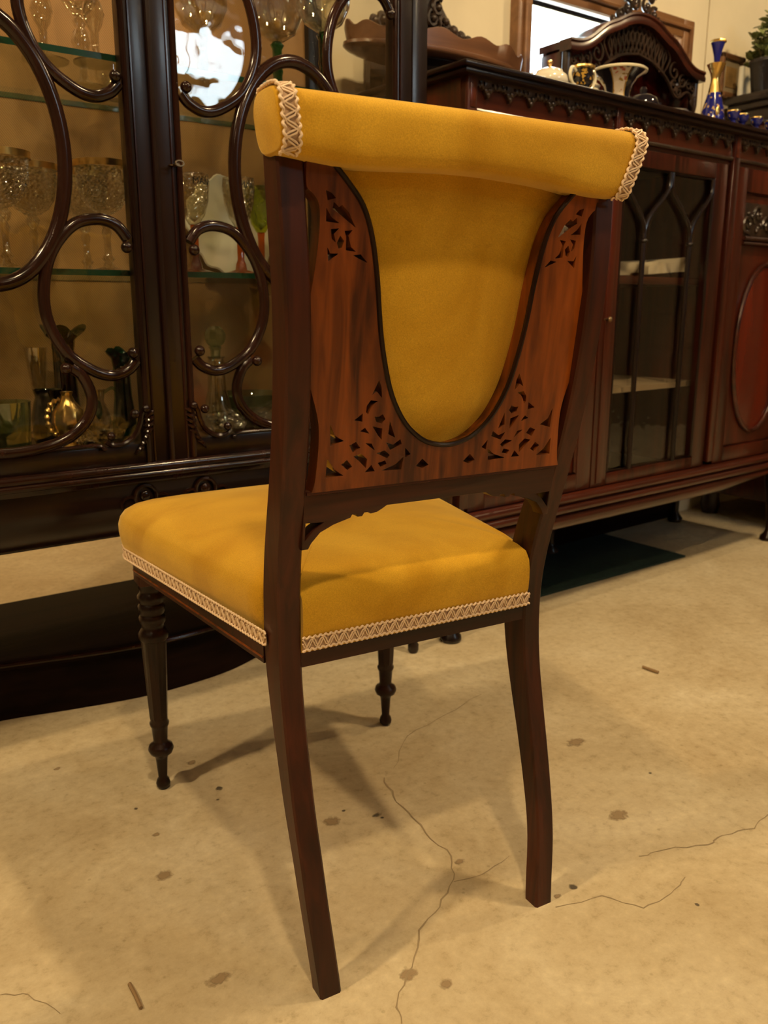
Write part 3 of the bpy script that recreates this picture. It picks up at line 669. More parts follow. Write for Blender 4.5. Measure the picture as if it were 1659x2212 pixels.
# doors
BARP = []
for k in range(16):
    a = 2 * math.pi * k / 16; rr = 1.0 - (.16 if k in (6, 10) else 0); BARP.append((-math.cos(a) * rr * .95, math.sin(a) * rr))
def ball(u, z, xc, r=.0088): return sphere((xc + u, FY - .006, z), r, 12, 8)
def door(xc, hw):
    zt, zb = CT - .045, .472; st = .041
    d = mesh('door', *join(box(xc - hw + .0008, xc - hw + st, FY, FY + .026, zb, zt, .0015), box(xc + hw - st, xc + hw - .0008, FY, FY + .026, zb, zt, .0015),
             box(xc - hw + st, xc + hw - st, FY, FY + .026, zb, .504, .0015), box(xc - hw + st, xc + hw - st, FY, FY + .026, zt - .05, zt, .0015)), 'ebony', cab)
    iw = hw - st
    mesh('stile_moulding', *join(*[tube([(xc + s * (iw + .002), FY - .001, zb), (xc + s * (iw + .002), FY - .001, zt)], .0048, 8) for s in (-1, 1)], *[tube([(xc + s * (iw + .013), FY - .0005, zb), (xc + s * (iw + .013), FY - .0005, zt)], .0022, 6) for s in (-1, 1)]), 'bar_wood', d)
    mesh('pane', *box(xc - iw - .004, xc + iw + .004, FY + .012, FY + .015, .500, zt - .045), 'pane', d, smooth=False)
    def bar(pts, r, closed=False, n=6, balls=()):
        P = [(xc + a, FY + .001, b) for a, b in pts]; P = sm(P, n, closed)
        mesh('glazing_bar', *join(tube(P, r, closed=closed, prof=BARP, up=(0, 1, 0)), *[ball(a, b, xc) for a, b in balls]), 'bar_wood', d, ang=50)
    big = [(.113 * math.cos(a), .929 + .1805 * math.sin(a)) for a in [2 * math.pi * k / 24 for k in range(24)]]
    bar(big, .0105, True, 3)
    LO = [(-.198, .818), (-.181, .838), (-.152, .845), (-.116, .834), (-.083, .795), (-.068, .745), (-.070, .697), (-.093, .651), (-.130, .623), (-.160, .614), (-.185, .622), (-.199, .636)]
    UP = [(a, b + .400) for a, b in LO]
    for s in (-1, 1):
        bar([(-s * a, b) for a, b in LO], .0088, balls=[(s * .193, .806), (s * .192, .648)])
        bar([(-s * a, b) for a, b in UP], .0088, balls=[(s * .194, 1.212), (s * .193, 1.044)])
    bar([(-.097, .630), (-.113, .616), (-.1245, .585), (-.119, .556), (-.094, .529), (-.055, .513), (0, .5075), (.055, .513), (.094, .529), (.119, .556), (.1245, .585), (.113, .616), (.097, .630)], .0088, balls=[(-.088, .628), (.088, .628)])
    bar([(-.097, 1.228), (-.118, 1.25), (-.1245, 1.30), (-.10, 1.36), (-.055, 1.40), (0, 1.41), (.055, 1.40), (.10, 1.36), (.1245, 1.30), (.118, 1.25), (.097, 1.228)], .0088, balls=[(-.088, 1.228), (.088, 1.228)])
    for s in (-1, 1):
        cs = [(.209, .565), (.200, .552), (.196, .536), (.186, .518), (.168, .507), (.150, .507), (.140, .513)]
        V = [tube(sm([(xc + s * a, FY - .003, b) for a, b in cs], 5), .0045, 8), ball(s * .188, .553, xc, .0075), ball(s * .207, .560, xc, .0068), ball(s * .148, .521, xc, .0068), ball(s * .136, .502, xc, .004),
             tube(sm([(xc + s * .138, FY - .003, .503), (xc + s * .12, FY - .003, .508), (xc + s * .05, FY - .002, .507)], 4), .003, 8)]
        for k in range(7):
            t = k / 6; px, pz = .214 - .020 * t + .006 * math.sin(3 * t), .552 - .055 * t
            V.append(tube(sm([(xc + s * (px + .008), FY - .0015, pz + .004), (xc + s * px, FY - .005, pz), (xc + s * (px - .012 + .004 * t), FY - .0015, pz - .010)], 3), [.001, .002, .003, .0035, .003, .002, .001], 6))
        mesh('carved_corner', *join(*V), 'bar_wood', d)
    return d
dl = door(.289, .2475); dr = door(.7845, .2475)
mesh('door_bead', *tube([(.537, FY - .003, .47), (.537, FY - .003, CT - .045)], .0042, 8), 'ebony', dr)
k0 = at(372, 358, FY)
mesh('key', *join(tube([(k0.x, FY + .01, k0.z), (k0.x, FY - .024, k0.z)], .0022, 8), tube([(k0.x + .0065 * math.cos(a), FY - .029, k0.z + .004 * math.sin(a)) for a in [2 * math.pi * k / 14 for k in range(14)]], .0016, 6, True), lathe([(.0, 0), (.006, 0), (.006, .002), (0, .002)], 12, (k0.x, FY - .002, k0.z - .001))), 'keym', dr)
mesh('fill_lamp_housing', *box(.40, .674, 1.47, 1.51, CT - .035, CT - .002, .004), 'brass', cab)  # added housing for the unseen fill lamp
ORG = Vector((0, 0, 0))
cl = bpy.data.lights.new('cabinet_fill_light', 'POINT'); cl.energy = 4.5; cl.color = LAMP_COL; cl.shadow_soft_size = .02  # unseen lamp added to brighten the cabinet interior and its glass
co_ = bpy.data.objects.new('cabinet_fill_light', cl); C.objects.link(co_); co_.parent = cab; co_.location = (0, -.03, CT - .06)

# ------------------------------------------------------------------ glassware in the display cabinet
ZB_, ZA_, Z0_ = .7745, 1.0835, .4875
def stemware(name, label, group, prof_foot, prof_bowl, mb, ms, rim=None, ruf=None, n=24):
    t = thing(name, label, 'glass', (0, 0, 0), random.uniform(0, 3), group)
    mesh('stem', *lathe(prof_foot, n), ms, t, ang=70)
    mesh('bowl', *lathe(prof_bowl, n), mb, t, ang=70)
    if rim: mesh('gilt_rim', *lathe([(rim[0] - .0005, rim[1] - .010), (rim[0] + .0009, rim[1] - .010), (rim[0] + .0014, rim[1]), (rim[0] - .0005, rim[1] + .0005), (rim[0] - .0005, rim[1] - .006)], n), 'gold', t)
    return t
gf = [(0, 0), (.032, 0), (.033, .002), (.010, .008), (.006, .016), (.011, .021), (.006, .027), (.0055, .05), (.0085, .062), (.0055, .07), (.010, .076), (.012, .084), (.006, .092), (0, .092)]
gb = [(0, .090), (.012, .092), (.026, .101), (.037, .116), (.042, .135), (.0435, .160), (.0455, .172), (.0440, .172), (.042, .160), (.0405, .136), (.035, .118), (.024, .104), (0, .096)]
names = ['cut crystal goblet with gilt rim, leftmost on the middle shelf', 'cut crystal goblet with gilt rim inside the large oval bar, right of the leftmost', 'cut crystal goblet with gilt rim just right of the large oval bar', 'cut crystal goblet with gilt rim nearest the dark centre stile']
proto = None
for lab, px, Y in zip(names, (18, 80, 190, 236), (1.46, 1.56, 1.60, 1.47)):
    p = at(px, 575, Y)
    if proto is None:
        proto = stemware('crystal_goblet', lab, 'gilt-rimmed crystal goblets', gf, gb, 'cut', 'crystal', (.0455, .172)); proto.location = (p.x, Y, ZB_)
    else: copy_tree(proto, (p.x, Y, ZB_), lab)
# knopped crystal glasses on the upper shelf, left door
kf = [(0, 0), (.034, 0), (.035, .003), (.008, .012), (.006, .03), (.006, .045), (.012, .055), (.017, .070), (.014, .085), (.008, .093), (.013, .103), (.010, .112), (0, .114)]
kb = [(0, .112), (.014, .116), (.030, .135), (.036, .165), (.036, .20), (.0345, .20), (.0345, .165), (.028, .138), (0, .118)]
proto = None
for lab, px, Y in zip(['knopped crystal wineglass on the top shelf, leftmost', 'knopped crystal wineglass on the top shelf, middle of three', 'knopped crystal wineglass on the top shelf beside the centre stile'], (97, 178, 207), (1.47, 1.60, 1.44)):
    p = at(px, 120, Y)
    if proto is None:
        proto = stemware('crystal_wineglass', lab, 'knopped wineglasses on the top shelf', kf, kb, 'cut_pale', 'crystal'); proto.location = (p.x, Y, ZA_)
    else: copy_tree(proto, (p.x, Y, ZA_), lab)
p = at(200, 100, 1.56); 
bowlt = thing('crystal_finger_bowl', 'low clear glass bowl with gilt base at the back of the top shelf', 'bowl', (p.x + .075, 1.652, ZA_))
mesh('bowl', *lathe([(0, .002), (.020, .002), (.030, .012), (.040, .032), (.043, .05), (.0415, .05), (.038, .032), (.028, .014), (0, .006)], 24), 'crystal', bowlt)
mesh('gilt_base', *lathe([(0, 0), (.022, 0), (.022, .003), (0, .003)], 24), 'gold', bowlt)
# balloon glasses on green stems, top shelf, right door
bf = [(0, 0), (.034, 0), (.035, .003), (.012, .009), (.0095, .02), (.0085, .05), (.0105, .058), (.0085, .064), (.009, .095), (.013, .102), (.008, .108), (0, .108)]
bb = [(0, .106), (.012, .108), (.034, .122), (.047, .148), (.049, .172), (.044, .198), (.038, .214), (.0365, .214), (.0425, .197), (.0475, .171), (.0455, .149), (.032, .125), (0, .110)]
proto = None
for lab, px, Y, st in zip(['clear balloon glass on a slender clear stem behind the right door, leftmost', 'balloon glass on a green stem in the middle of the top shelf', 'balloon glass on a bottle-green stem nearest the right end'], (440, 600, 700), (1.56, 1.52, 1.42), ('crystal', 'green_glass', 'green_glass')):
    p = at(px, 160, Y); t = stemware('balloon_glass', lab, 'balloon glasses on the top shelf', bf, bb, 'crystal', st); t.location = (p.x, Y, ZA_)
# amber-stemmed hock glasses on the middle shelf, right door
hf = [(0, 0), (.029, 0), (.030, .003), (.011, .008), (.009, .018), (.006, .026), (.0065, .07), (.0075, .082), (0, .082)]
hb = [(0, .080), (.009, .082), (.019, .098), (.026, .122), (.029, .150), (.0275, .165), (.0263, .165), (.0275, .150), (.0245, .123), (.017, .101), (0, .086)]
for i, (lab, px, Y) in enumerate([('hock glass with black lettering on an amber stem beside the centre stile', 424, 1.46), ('hock glass with black lettering on an amber stem crossed by the oval bar', 521, 1.46), ('hock glass with lime green bowl half hidden by the chair post', 566, 1.54)]):
    p = at(px, 572, Y); t = stemware('hock_glass', lab, 'hock glasses on the middle shelf', hf, hb, 'lime_glass' if i == 2 else 'cut_pale', 'amber_glass'); t.location = (p.x, Y, ZB_)
# scalloped white plate standing at the back with black lettering
p = at(505, 440, 1.66)
pl = thing('scalloped_plate', 'milky white scalloped glass plate standing behind the hock glasses', 'plate', (p.x, 1.66, ZB_))
def scal(i, a, r, z): return (r * (1 + (.035 * math.cos(14 * a) if r > .05 else 0)), z)
V, F = lathe([(0, .004), (.045, .004), (.055, .010), (.075, .014), (.077, .011), (.056, .004), (.046, 0), (0, 0)], 84, (0, 0, 0), scal)
rot = Matrix.Rotation(math.radians(78), 4, 'X')
mesh('dish', [rot @ v + Vector((0, .02, .076)) for v in V], F, 'milk', pl)
pl.scale = (1.32, 1.0, 1.32)
# black lettering round the bowl of the two clear hock glasses
for hg in [o for o in C.objects if o.name in ('hock_glass', 'hock_glass.001')]:
    hg.rotation_euler = (0, 0, 0)
    fc = bpy.data.curves.new('lettering', 'FONT'); fc.body = 'MAN'; fc.size = .015; fc.extrude = .0002; fc.align_x = 'CENTER'
    fo = bpy.data.objects.new('tmp', fc); C.objects.link(fo); me = bpy.data.meshes.new_from_object(fo.evaluated_get(bpy.context.evaluated_depsgraph_get())); bpy.data.objects.remove(fo)
    for v in me.vertices:
        a_ = v.co.x / .0292 + .15; rr = .0294 + v.co.z; v.co = (rr * math.sin(a_), -rr * math.cos(a_), .146 + v.co.y)
    finish('lettering', me, 'ink', hg, smooth=False)

# lower level, left door
def ruffle(m, amp, z0):
    def f(i, a, r, z):
        k = max(0, z - z0) / .012; return (r * (1 + .09 * k * math.cos(m * a)), z + amp * k * math.sin(m * a + 1))
    return f
p = at(147, 880, 1.58)
t = thing('green_vase', 'tall dark green glass vase with ruffled flared rim', 'vase', (p.x, 1.58, Z0_))
mesh('vase_body', *lathe([(0, 0), (.026, 0), (.024, .01), (.022, .05), (.019, .11), (.0185, .155), (.022, .178), (.034, .190), (.036, .191), (.021, .176), (.0165, .155), (.017, .11), (.020, .05), (.021, .012), (0, .008)], 30, (0, 0, 0), ruffle(3, .0045, .165)), 'dgreen_glass', t, ang=80)
p = at(108, 900, 1.50)
t = thing('green_jug', 'squat dark green glass jug at the foot of the tall green vase', 'jug', (p.x, 1.50, Z0_))
mesh('jug_body', *lathe([(0, 0), (.024, 0), (.029, .015), (.030, .05), (.024, .075), (.021, .084), (.024, .096), (.0225, .096), (.0195, .084), (.022, .074), (.028, .05), (.027, .016), (0, .004)], 26), 'dgreen_glass', t, ang=80)
p = at(143, 905, 1.44)
t = thing('shell_jug', 'amber shell-shaped glass jug with twisted rope handle', 'jug', (p.x + .004, 1.44, Z0_))
mesh('jug_body', *lathe([(0, 0), (.014, 0), (.016, .004), (.009, .012), (.018, .026), (.026, .045), (.024, .064), (.012, .080), (.008, .090), (.010, .096), (.0085, .096), (.007, .089), (.010, .079), (0, .07)], 26, (0, 0, 0), lambda i, a, r, z: (r * (1 + .05 * math.cos(9 * a)), z)), 'gold', t, ang=60)
hp = sm([(-.012, 0, .084), (-.026, 0, .078), (-.034, 0, .058), (-.030, 0, .036), (-.018, 0, .024)], 8)
mesh('rope_handle', *tube(hp, [.0035 + .0014 * math.sin(k * 1.6) for k in range(len(hp))], 8), 'gold', t)
p = at(212, 905, 1.50)
t = thing('glass_jug', 'clear glass jug with looped handle and green leaf drop', 'jug', (p.x, 1.50, Z0_))
mesh('jug_body', *lathe([(0, 0), (.022, 0), (.024, .006), (.024, .03), (.018, .055), (.012, .072), (.015, .092), (.014, .092), (.011, .072), (.0165, .055), (.0225, .03), (0, .004)], 24), 'crystal', t, ang=80)
mesh('handle', *tube(sm([(.013, 0, .085), (.030, 0, .092), (.042, 0, .070), (.034, 0, .040), (.020, 0, .030)], 8), .0028, 8), 'pale_green_glass', t)
mesh('leaf_drop', *sphere((-.004, -.020, .058), .012, 12, 8, (.5, .3, 1.4)), 'green_glass', t)
p = at(268, 880, 1.56)
t = thing('teal_vase', 'teal glass vase with frilled rim close to the centre stile', 'vase', (p.x, 1.56, Z0_))
mesh('vase_body', *lathe([(0, 0), (.024, 0), (.022, .02), (.016, .07), (.0145, .12), (.019, .142), (.030, .153), (.031, .154), (.0175, .141), (.013, .12), (.0145, .07), (.020, .02), (0, .006)], 30, (0, 0, 0), ruffle(5, .0030, .130)), 'teal_glass', t, ang=80)
for lab, px, Y, mt, sc in [('small faceted clear glass salt in front of the clear jug', 190, 1.42, 'cut', 1), ('small amber glass salt low behind the oval bar end', 165, 1.47, 'amber_glass', .9), ('small pale faceted glass bowl beside the teal vase', 238, 1.43, 'cut_pale', 1.1)]:
    p = at(px, 945, Y); t = thing('glass_salt', lab, 'glass', (p.x, Y, Z0_), 0, 'small salts on the cabinet floor')
    mesh('salt_body', *lathe([(0, 0), (.016 * sc, 0), (.012 * sc, .006), (.020 * sc, .016), (.023 * sc, .028), (.021 * sc, .028), (.017 * sc, .016), (0, .009)], 16), mt, t, ang=20)
p = at(18, 930, 1.45)
t = thing('green_tumbler', 'pale green glass tumbler at the left edge of the cabinet floor', 'glass', (p.x, 1.45, Z0_))
mesh('tumbler_body', *lathe([(0, 0), (.03, 0), (.032, .006), (.037, .085), (.0355, .085), (.030, .008), (0, .006)], 26), 'pale_green_glass', t, ang=70)
p = at(72, 700, 1.62)
t = thing('tall_flute', 'tall faint clear glass flute behind the large oval bar', 'glass', (p.x, 1.62, Z0_))
mesh('flute_body', *lathe([(0, 0), (.026, 0), (.027, .003), (.006, .01), (.005, .06), (.014, .09), (.021, .16), (.0195, .16), (.012, .092), (0, .075)], 22), 'crystal', t, ang=70)
# lower level, right door
p = at(472, 905, 1.52)
t = thing('glass_decanter', 'clear glass decanter with large faceted ball stopper', 'decanter', (p.x, 1.52, Z0_))
mesh('decanter_body', *lathe([(0, 0), (.036, 0), (.038, .006), (.037, .02), (.026, .045), (.018, .075), (.0165, .120), (.018, .124), (.0165, .128), (.0155, .134), (.019, .139), (.0175, .139), (.014, .133), (.0145, .118), (.016, .075), (.024, .046), (0, .01)], 26), 'crystal', t, ang=70)
mesh('stopper', *join(sphere((0, 0, .176), .021, 10, 7), lathe([(0, .135), (.009, .135), (.010, .150), (.013, .157), (0, .16)], 14)), 'pale_green_glass', t, ang=15)
for lab, px, Y in [('cut glass bowl on the cabinet floor in front of the decanter', 492, 1.42), ('cut glass bowl on the cabinet floor, partly behind the chair post', 577, 1.43)]:
    p = at(px, 905, Y); t = thing('cut_glass_bowl', lab, 'bowl', (p.x, Y, Z0_), 0, 'cut glass bowls on the cabinet floor')
    mesh('bowl', *lathe([(0, 0), (.018, 0), (.020, .004), (.034, .022), (.039, .044), (.0365, .044), (.031, .022), (0, .008)], 24), 'cut', t, ang=20)
    mesh('glass_foot', *lathe([(0, -.0), (.024, 0), (.024, .003), (0, .004)], 20), 'crystal', t)
p = at(545, 860, 1.6)
t = thing('glass_dish', 'pale green glass dish standing at the back of the cabinet floor', 'dish', (p.x, 1.62, Z0_))
mesh('dish_body', *lathe([(0, 0), (.03, 0), (.055, .03), (.07, .055), (.068, .056), (.052, .033), (0, .008)], 32), 'pale_green_glass', t, ang=80)

# ------------------------------------------------------------------ side cabinet (right)
ORG = Vector((1.15, 1.327, 0))
sc = thing('side_cabinet', 'long red mahogany side cabinet with gothic glazed door and carved frieze', 'sideboard', ORG, math.radians(2.2))
Y2, TZ, XE, YB = 1.327, 1.160, 2.545, 1.70
mesh('top', *join(box(1.128, XE + .03, Y2 - .028, YB, TZ - .010, TZ, .003), box(1.136, XE + .022, Y2 - .020, YB, TZ - .020, TZ - .009, .003)), 'ebony_x', sc)
mesh('side_panel', *box(1.157, 1.178, Y2 + .004, YB, .285, TZ - .02), 'red', sc, smooth=False)
mesh('side_panel', *box(XE - .021, XE, Y2 + .004, YB, .285, TZ - .02), 'red', sc, smooth=False)
mesh('partition', *box(1.575, 1.590, Y2 + .03, YB - .01, .285, TZ - .1), 'red', sc, smooth=False)
mesh('partition', *box(2.075, 2.090, Y2 + .03, YB - .01, .285, TZ - .1), 'red', sc, smooth=False)
mesh('back_board', *box(1.17, XE - .01, YB - .012, YB, .285, TZ - .02), 'grey_lining', sc, smooth=False)
mesh('added_dark_board', *box(1.17, XE - .01, YB - .012, YB, .012, .284), 'plinth', sc, smooth=False)  # dark board added to keep the gap under the cabinet dark
mesh('bottom_board', *box(1.17, XE - .01, Y2 + .02, YB, .270, .290), 'grey_lining', sc, smooth=False)
mesh('shelf', *box(1.59, 2.075, Y2 + .05, YB - .012, .772, .790), 'red_x', sc, smooth=False)
mesh('shelf', *box(1.59, 2.075, Y2 + .05, YB - .012, .507, .521), 'grey_lining', sc, smooth=False)
# frieze
for a, b in ((1.182, 1.608), (1.632, 2.090), (2.118, XE - .024)):
    f = mesh('frieze_panel', *box(a, b, Y2 + .008, Y2 + .026, 1.070, TZ - .018), 'red_x', sc, smooth=False)
    mesh('frieze_bead', *tube([(a, Y2 + .003, 1.083), (b, Y2 + .003, 1.083)], .0050, 8), 'carve', f)
    # carved lace: scalloped strip with drops
    n = round((b - a) / .061); st = (b - a) / n; low = []
    for k in range(n):
        x = a + st * k
        for dx, dz in ((.0, .018), (.08, .016), (.14, .019), (.22, .017), (.30, .020), (.36, .020), (.42, .028), (.46, .030), (.49, .036), (.53, .036), (.57, .030), (.61, .027), (.66, .020), (.75, .021), (.82, .016), (.90, .019)):
            low.append((x + st * dx, TZ - .018 - dz))
    hol = []
    for k in range(n):
        x = a + st * k
        for dx, dz, r in ((.12, .009, .0030), (.33, .010, .0034), (.52, .018, .0030), (.72, .010, .0034), (.90, .009, .003)):
            hol.append([(x + st * dx + r * math.cos(q), TZ - .018 - dz + r * 1.2 * math.sin(q)) for q in [2 * math.pi * j / 6 for j in range(6)]])
    lace = mesh('carved_lace', *sheet([(a, TZ - .018)] + low + [(b, TZ - .034), (b, TZ - .018)], hol, .009, lambda p_, q_, d: (p_, Y2 + .0035 - d, q_), .0008), 'carve', f, ang=30)
    bumps = []
    for k in range(n):
        x = a + st * k
        for dx, dz, r in ((.22, .013, .0045), (.43, .022, .005), (.52, .029, .0045), (.62, .020, .005), (.81, .012, .0045), (.0, .012, .0045)):
            if x + st * dx > a + .006: bumps.append(sphere((x + st * dx, Y2 - .001, TZ - .018 - dz), r, 8, 6, (1, .6, 1)))
    mesh('carved_boss', *join(*bumps), 'carve', lace)
for a, b in ((1.157, 1.182), (1.608, 1.632), (2.090, 2.118), (XE - .024, XE)):
    q = mesh('pilaster', *box(a, b, Y2 - .004, Y2 + .02, .300, TZ - .018, .002), 'red', sc)
    mesh('pilaster_inlay', *box(a + .006, b - .006, Y2 - .0055, Y2 - .003, 1.086, TZ - .026, .0008), 'red_x', q)
# base moulding and apron
mesh('base_moulding', *join(tube([(1.145, Y2 - .012, .279), (XE + .012, Y2 - .012, .279)], .010, 10), tube([(1.14, Y2 - .018, .258), (XE + .018, Y2 - .018, .258)], .0095, 10), box(1.148, XE + .01, Y2 - .012, YB, .240, .290, .004)), 'red_x', sc)
ba = [(1.14 + (XE - 1.12) * k / 24, .212 - .004 * math.sin(math.pi * k / 24) + (.030 * max(0, (k - 17) / 7))) for k in range(25)]
def roll_apron():
    prof = [(0, 1.0), (-.012, .82), (-.014, .45), (-.006, .12), (.01, 0), (.03, .1), (.03, 1.0)]
    V, F = [], []; n = len(prof)
    for x, zb in ba:
        for y, t in prof: V.append((x, Y2 - .010 + y, zb + (.248 - zb) * t))
    for i in range(len(ba) - 1):
        for k in range(n): F.append((i * n + k, i * n + (k + 1) % n, (i + 1) * n + (k + 1) % n, (i + 1) * n + k))
    F += [tuple(range(n)), tuple((len(ba) - 1) * n + k for k in range(n))[::-1]]
    mesh('apron', V, F, 'red_x', sc, ang=60)
roll_apron()
for x, y in ((1.162, Y2 + .02), (XE - .03, Y2 + .02), (1.19, YB - .03), (1.86, YB - .03), (2.50, YB - .03)):
    mesh('leg', *lathe([(0, 0), (.020, 0), (.024, .006), (.023, .014), (.014, .024), (.0095, .036), (.011, .08), (.018, .14), (.027, .19), (.030, .245), (0, .245)], 18, (x, y, 0)), 'ebony', sc)
# glazed door
da, db, dz0, dz1 = 1.592, 2.073, .292, 1.068; gx0, gx1, gz0, gz1 = 1.650, 2.018, .322, 1.030
gd = mesh('glazed_door', *join(box(da, gx0, Y2, Y2 + .024, dz0, dz1, .002), box(gx1, db, Y2, Y2 + .024, dz0, dz1, .002), box(gx0, gx1, Y2, Y2 + .024, gz1, dz1, .002), box(gx0, gx1, Y2, Y2 + .024, dz0, gz0, .002)), 'red', sc)
mesh('pane', *box(gx0 - .004, gx1 + .004, Y2 + .010, Y2 + .013, gz0 - .004, gz1 + .004), 'pane', gd, smooth=False)
mesh('glass_bead', *tube([(gx0 + .003, Y2 + .003, gz0 + .003), (gx0 + .003, Y2 + .003, gz1 - .003), (gx1 - .003, Y2 + .003, gz1 - .003), (gx1 - .003, Y2 + .003, gz0 + .003)], .004, 6, True), 'ebony', gd)
mxs = (1.740, 1.928); tips = (gx0 + .004, 1.834, gx1 - .004)
for i, mx_ in enumerate(mxs):
    mesh('glazing_bar', *join(tube([(mx_, Y2 + .002, gz0), (mx_, Y2 + .002, .868)], .0062, 8), sphere((mx_, Y2 + .001, .868), .0095, 10, 8, (1, 1, .6))), 'ebony', gd)
    for s, tx in ((-1, tips[i]), (1, tips[i + 1])):
        w_ = abs(tx - mx_)
        og = [(mx_, .868), (mx_ + s * .001, .892), (mx_ + s * w_ * .14, .918), (mx_ + s * w_ * .45, .948), (mx_ + s * w_ * .78, .974), (mx_ + s * w_ * .95, .996), (tx - s * .004, gz1 - .002)]
        mesh('glazing_bar', *tube(sm([(a, Y2 + .002, b) for a, b in og], 5), .0052, 8), 'ebony', gd)
kp = at(1313, 690, Y2)
mesh('door_knob', *join(sphere((da + .018, Y2 - .014, kp.z), .0065, 12, 8), tube([(da + .018, Y2 - .014, kp.z), (da + .018, Y2 + .002, kp.z)], .003, 8)), 'keym', gd)
# panelled doors with a carved tablet and a large oval
def oval_door(a, b):
    d = mesh('panelled_door', *join(box(a, a + .05, Y2, Y2 + .024, dz0, dz1, .002), box(b - .05, b, Y2, Y2 + .024, dz0, dz1, .002), box(a + .05, b - .05, Y2, Y2 + .024, 1.010, dz1, .002), box(a + .05, b - .05, Y2, Y2 + .024, dz0, .332, .002)), 'red', sc)
    mesh('door_panel', *box(a + .045, b - .045, Y2 + .010, Y2 + .018, .325, 1.015), 'red', d, smooth=False)
    mesh('panel_moulding', *tube([(a + .052, Y2 + .006, .335), (a + .052, Y2 + .006, 1.006), (b - .052, Y2 + .006, 1.006), (b - .052, Y2 + .006, .335)], .004, 6, True), 'red_x', d)
    mc = (a + b) / 2; hw_ = (b - a) / 2 - .055
    mesh('carved_tablet', *join(box(a + .055, b - .055, Y2 + .002, Y2 + .012, .900, .985, .002), *[tube([(p_[0], Y2, p_[1]) for p_ in spiral((mc + s * (.03 + .05 * k), .943 + (.014 if k % 2 else -.012)), .026, .004, (0 if s > 0 else math.pi) + k, (0 if s > 0 else math.pi) + k + s * 8)], .0045, 6) for s in (-1, 1) for k in range(3)], *[sphere((mc + random.uniform(-hw_ + .01, hw_ - .01), Y2 + .001, random.uniform(.912, .974)), .006, 8, 6) for k in range(26)]), 'carve', d)
    mesh('tablet_ledge', *join(tube([(a + .05, Y2 - .002, .894), (b - .05, Y2 - .002, .894)], .007, 8), tube([(a + .05, Y2 - .001, .882), (b - .05, Y2 - .001, .882)], .0045, 8)), 'red_x', d)
    ring = [(mc + (hw_ - .015) * math.cos(q), Y2 + .004, .600 + .232 * math.sin(q)) for q in [2 * math.pi * k / 48 for k in range(48)]]
    V = [Vector((p_[0], Y2 + .007, p_[2])) for p_ in ring] + [Vector((mc + (p_[0] - mc) * .5, Y2 - .002, .6 + (p_[2] - .6) * .5)) for p_ in ring] + [Vector((mc, Y2 - .005, .6))]
    F = [(k, (k + 1) % 48, 48 + (k + 1) % 48, 48 + k) for k in range(48)] + [(48 + k, 48 + (k + 1) % 48, 96) for k in range(48)]
    mesh('oval_panel', V, F, 'flame', d, ang=80)
    mesh('oval_moulding', *tube(ring, .006, 8, True), 'red_x', d)
oval_door(1.184, 1.588); oval_door(2.120, XE - .026)
ORG = Vector((0, 0, 0))
# things inside the glazed cupboard
def onsc(x, y): 
    v = Matrix.Rotation(math.radians(2.2), 3, 'Z') @ Vector((x - 1.15, y - 1.327, 0)); return Vector((1.15 + v.x, 1.327 + v.y, 0))
q = at(1405, 590, 1.50)
tb = thing('linen_cloth', 'folded cream linen cloth lying on the upper cupboard shelf', 'cloth', (q.x - .03, 1.50, .7925), .1)
def cloth():
    V, F = [], []; nx, ny = 16, 8
    for s in (0, 1):
        for j in range(ny + 1):
            for i in range(nx + 1):
                u, v = i / nx, j / ny
                V.append((-.09 + .19 * u + .012 * math.sin(5 * v), -.07 + .14 * v, (.004 + s * (.018 + .014 * math.sin(2.2 * u + 1.5 * v) + .005 * math.sin(9 * u + 4 * v))) * 1.0 + .012 * u))
    n = (nx + 1) * (ny + 1)
    for j in range(ny):
        for i in range(nx):
            a = j * (nx + 1) + i; b = a + nx + 1; F += [(a, b, b + 1, a + 1), (n + a, n + a + 1, n + b + 1, n + b)]
    e = [i for i in range(nx + 1)] + [(j + 1) * (nx + 1) + nx for j in range(ny)] + [ny * (nx + 1) + i for i in range(nx - 1, -1, -1)] + [j * (nx + 1) for j in range(ny - 1, 0, -1)]
    for a, b in zip(e, e[1:] + e[:1]): F.append((a, b, n + b, n + a))
    return V, F
mesh('cloth_fold', *cloth(), 'linen', tb, ang=80)
mesh('cloth_base', *box(-.08, .05, -.05, .05, 0, .010, .003), 'tray_wood', tb)
q = at(1520, 590, 1.55)
bx = thing('wooden_box', 'small pale wooden box at the back of the upper cupboard shelf', 'box', (q.x, 1.58, .7905), .2)
mesh('box_body', *box(-.075, .075, -.05, .05, 0, .050, .003), 'tray_wood', bx); mesh('box_lid', *box(-.078, .078, -.053, .053, .051, .066, .004), 'tray_wood', bx)

# ------------------------------------------------------------------ on top of the side cabinet
TT = 1.1605
# oval gallery tray on a low stand
tr = thing('gallery_tray', 'oval wooden tray with wavy gallery rim, on the left end of the side cabinet', 'tray', (1.352, 1.650, TT))
def wav(i, a, r, z): return (r, z + (.006 * math.cos(14 * a) + .003 * math.cos(6 * a) if z > .115 else 0))
mesh('tray_body', *lathe([(0, .088), (.225, .088), (.247, .091), (.254, .095), (.253, .101), (.244, .103), (.250, .134), (.246, .135), (.238, .103), (0, .101)], 112, (0, 0, 0), wav, 1.0, .34), 'tray_wood', tr, ang=50)
mesh('stand', *lathe([(0, 0), (.10, 0), (.105, .006), (.06, .014), (.045, .045), (.06, .076), (.10, .084), (.10, .088), (0, .088)], 30, (0, 0, 0), None, 1.3, .62), 'ebony', tr)
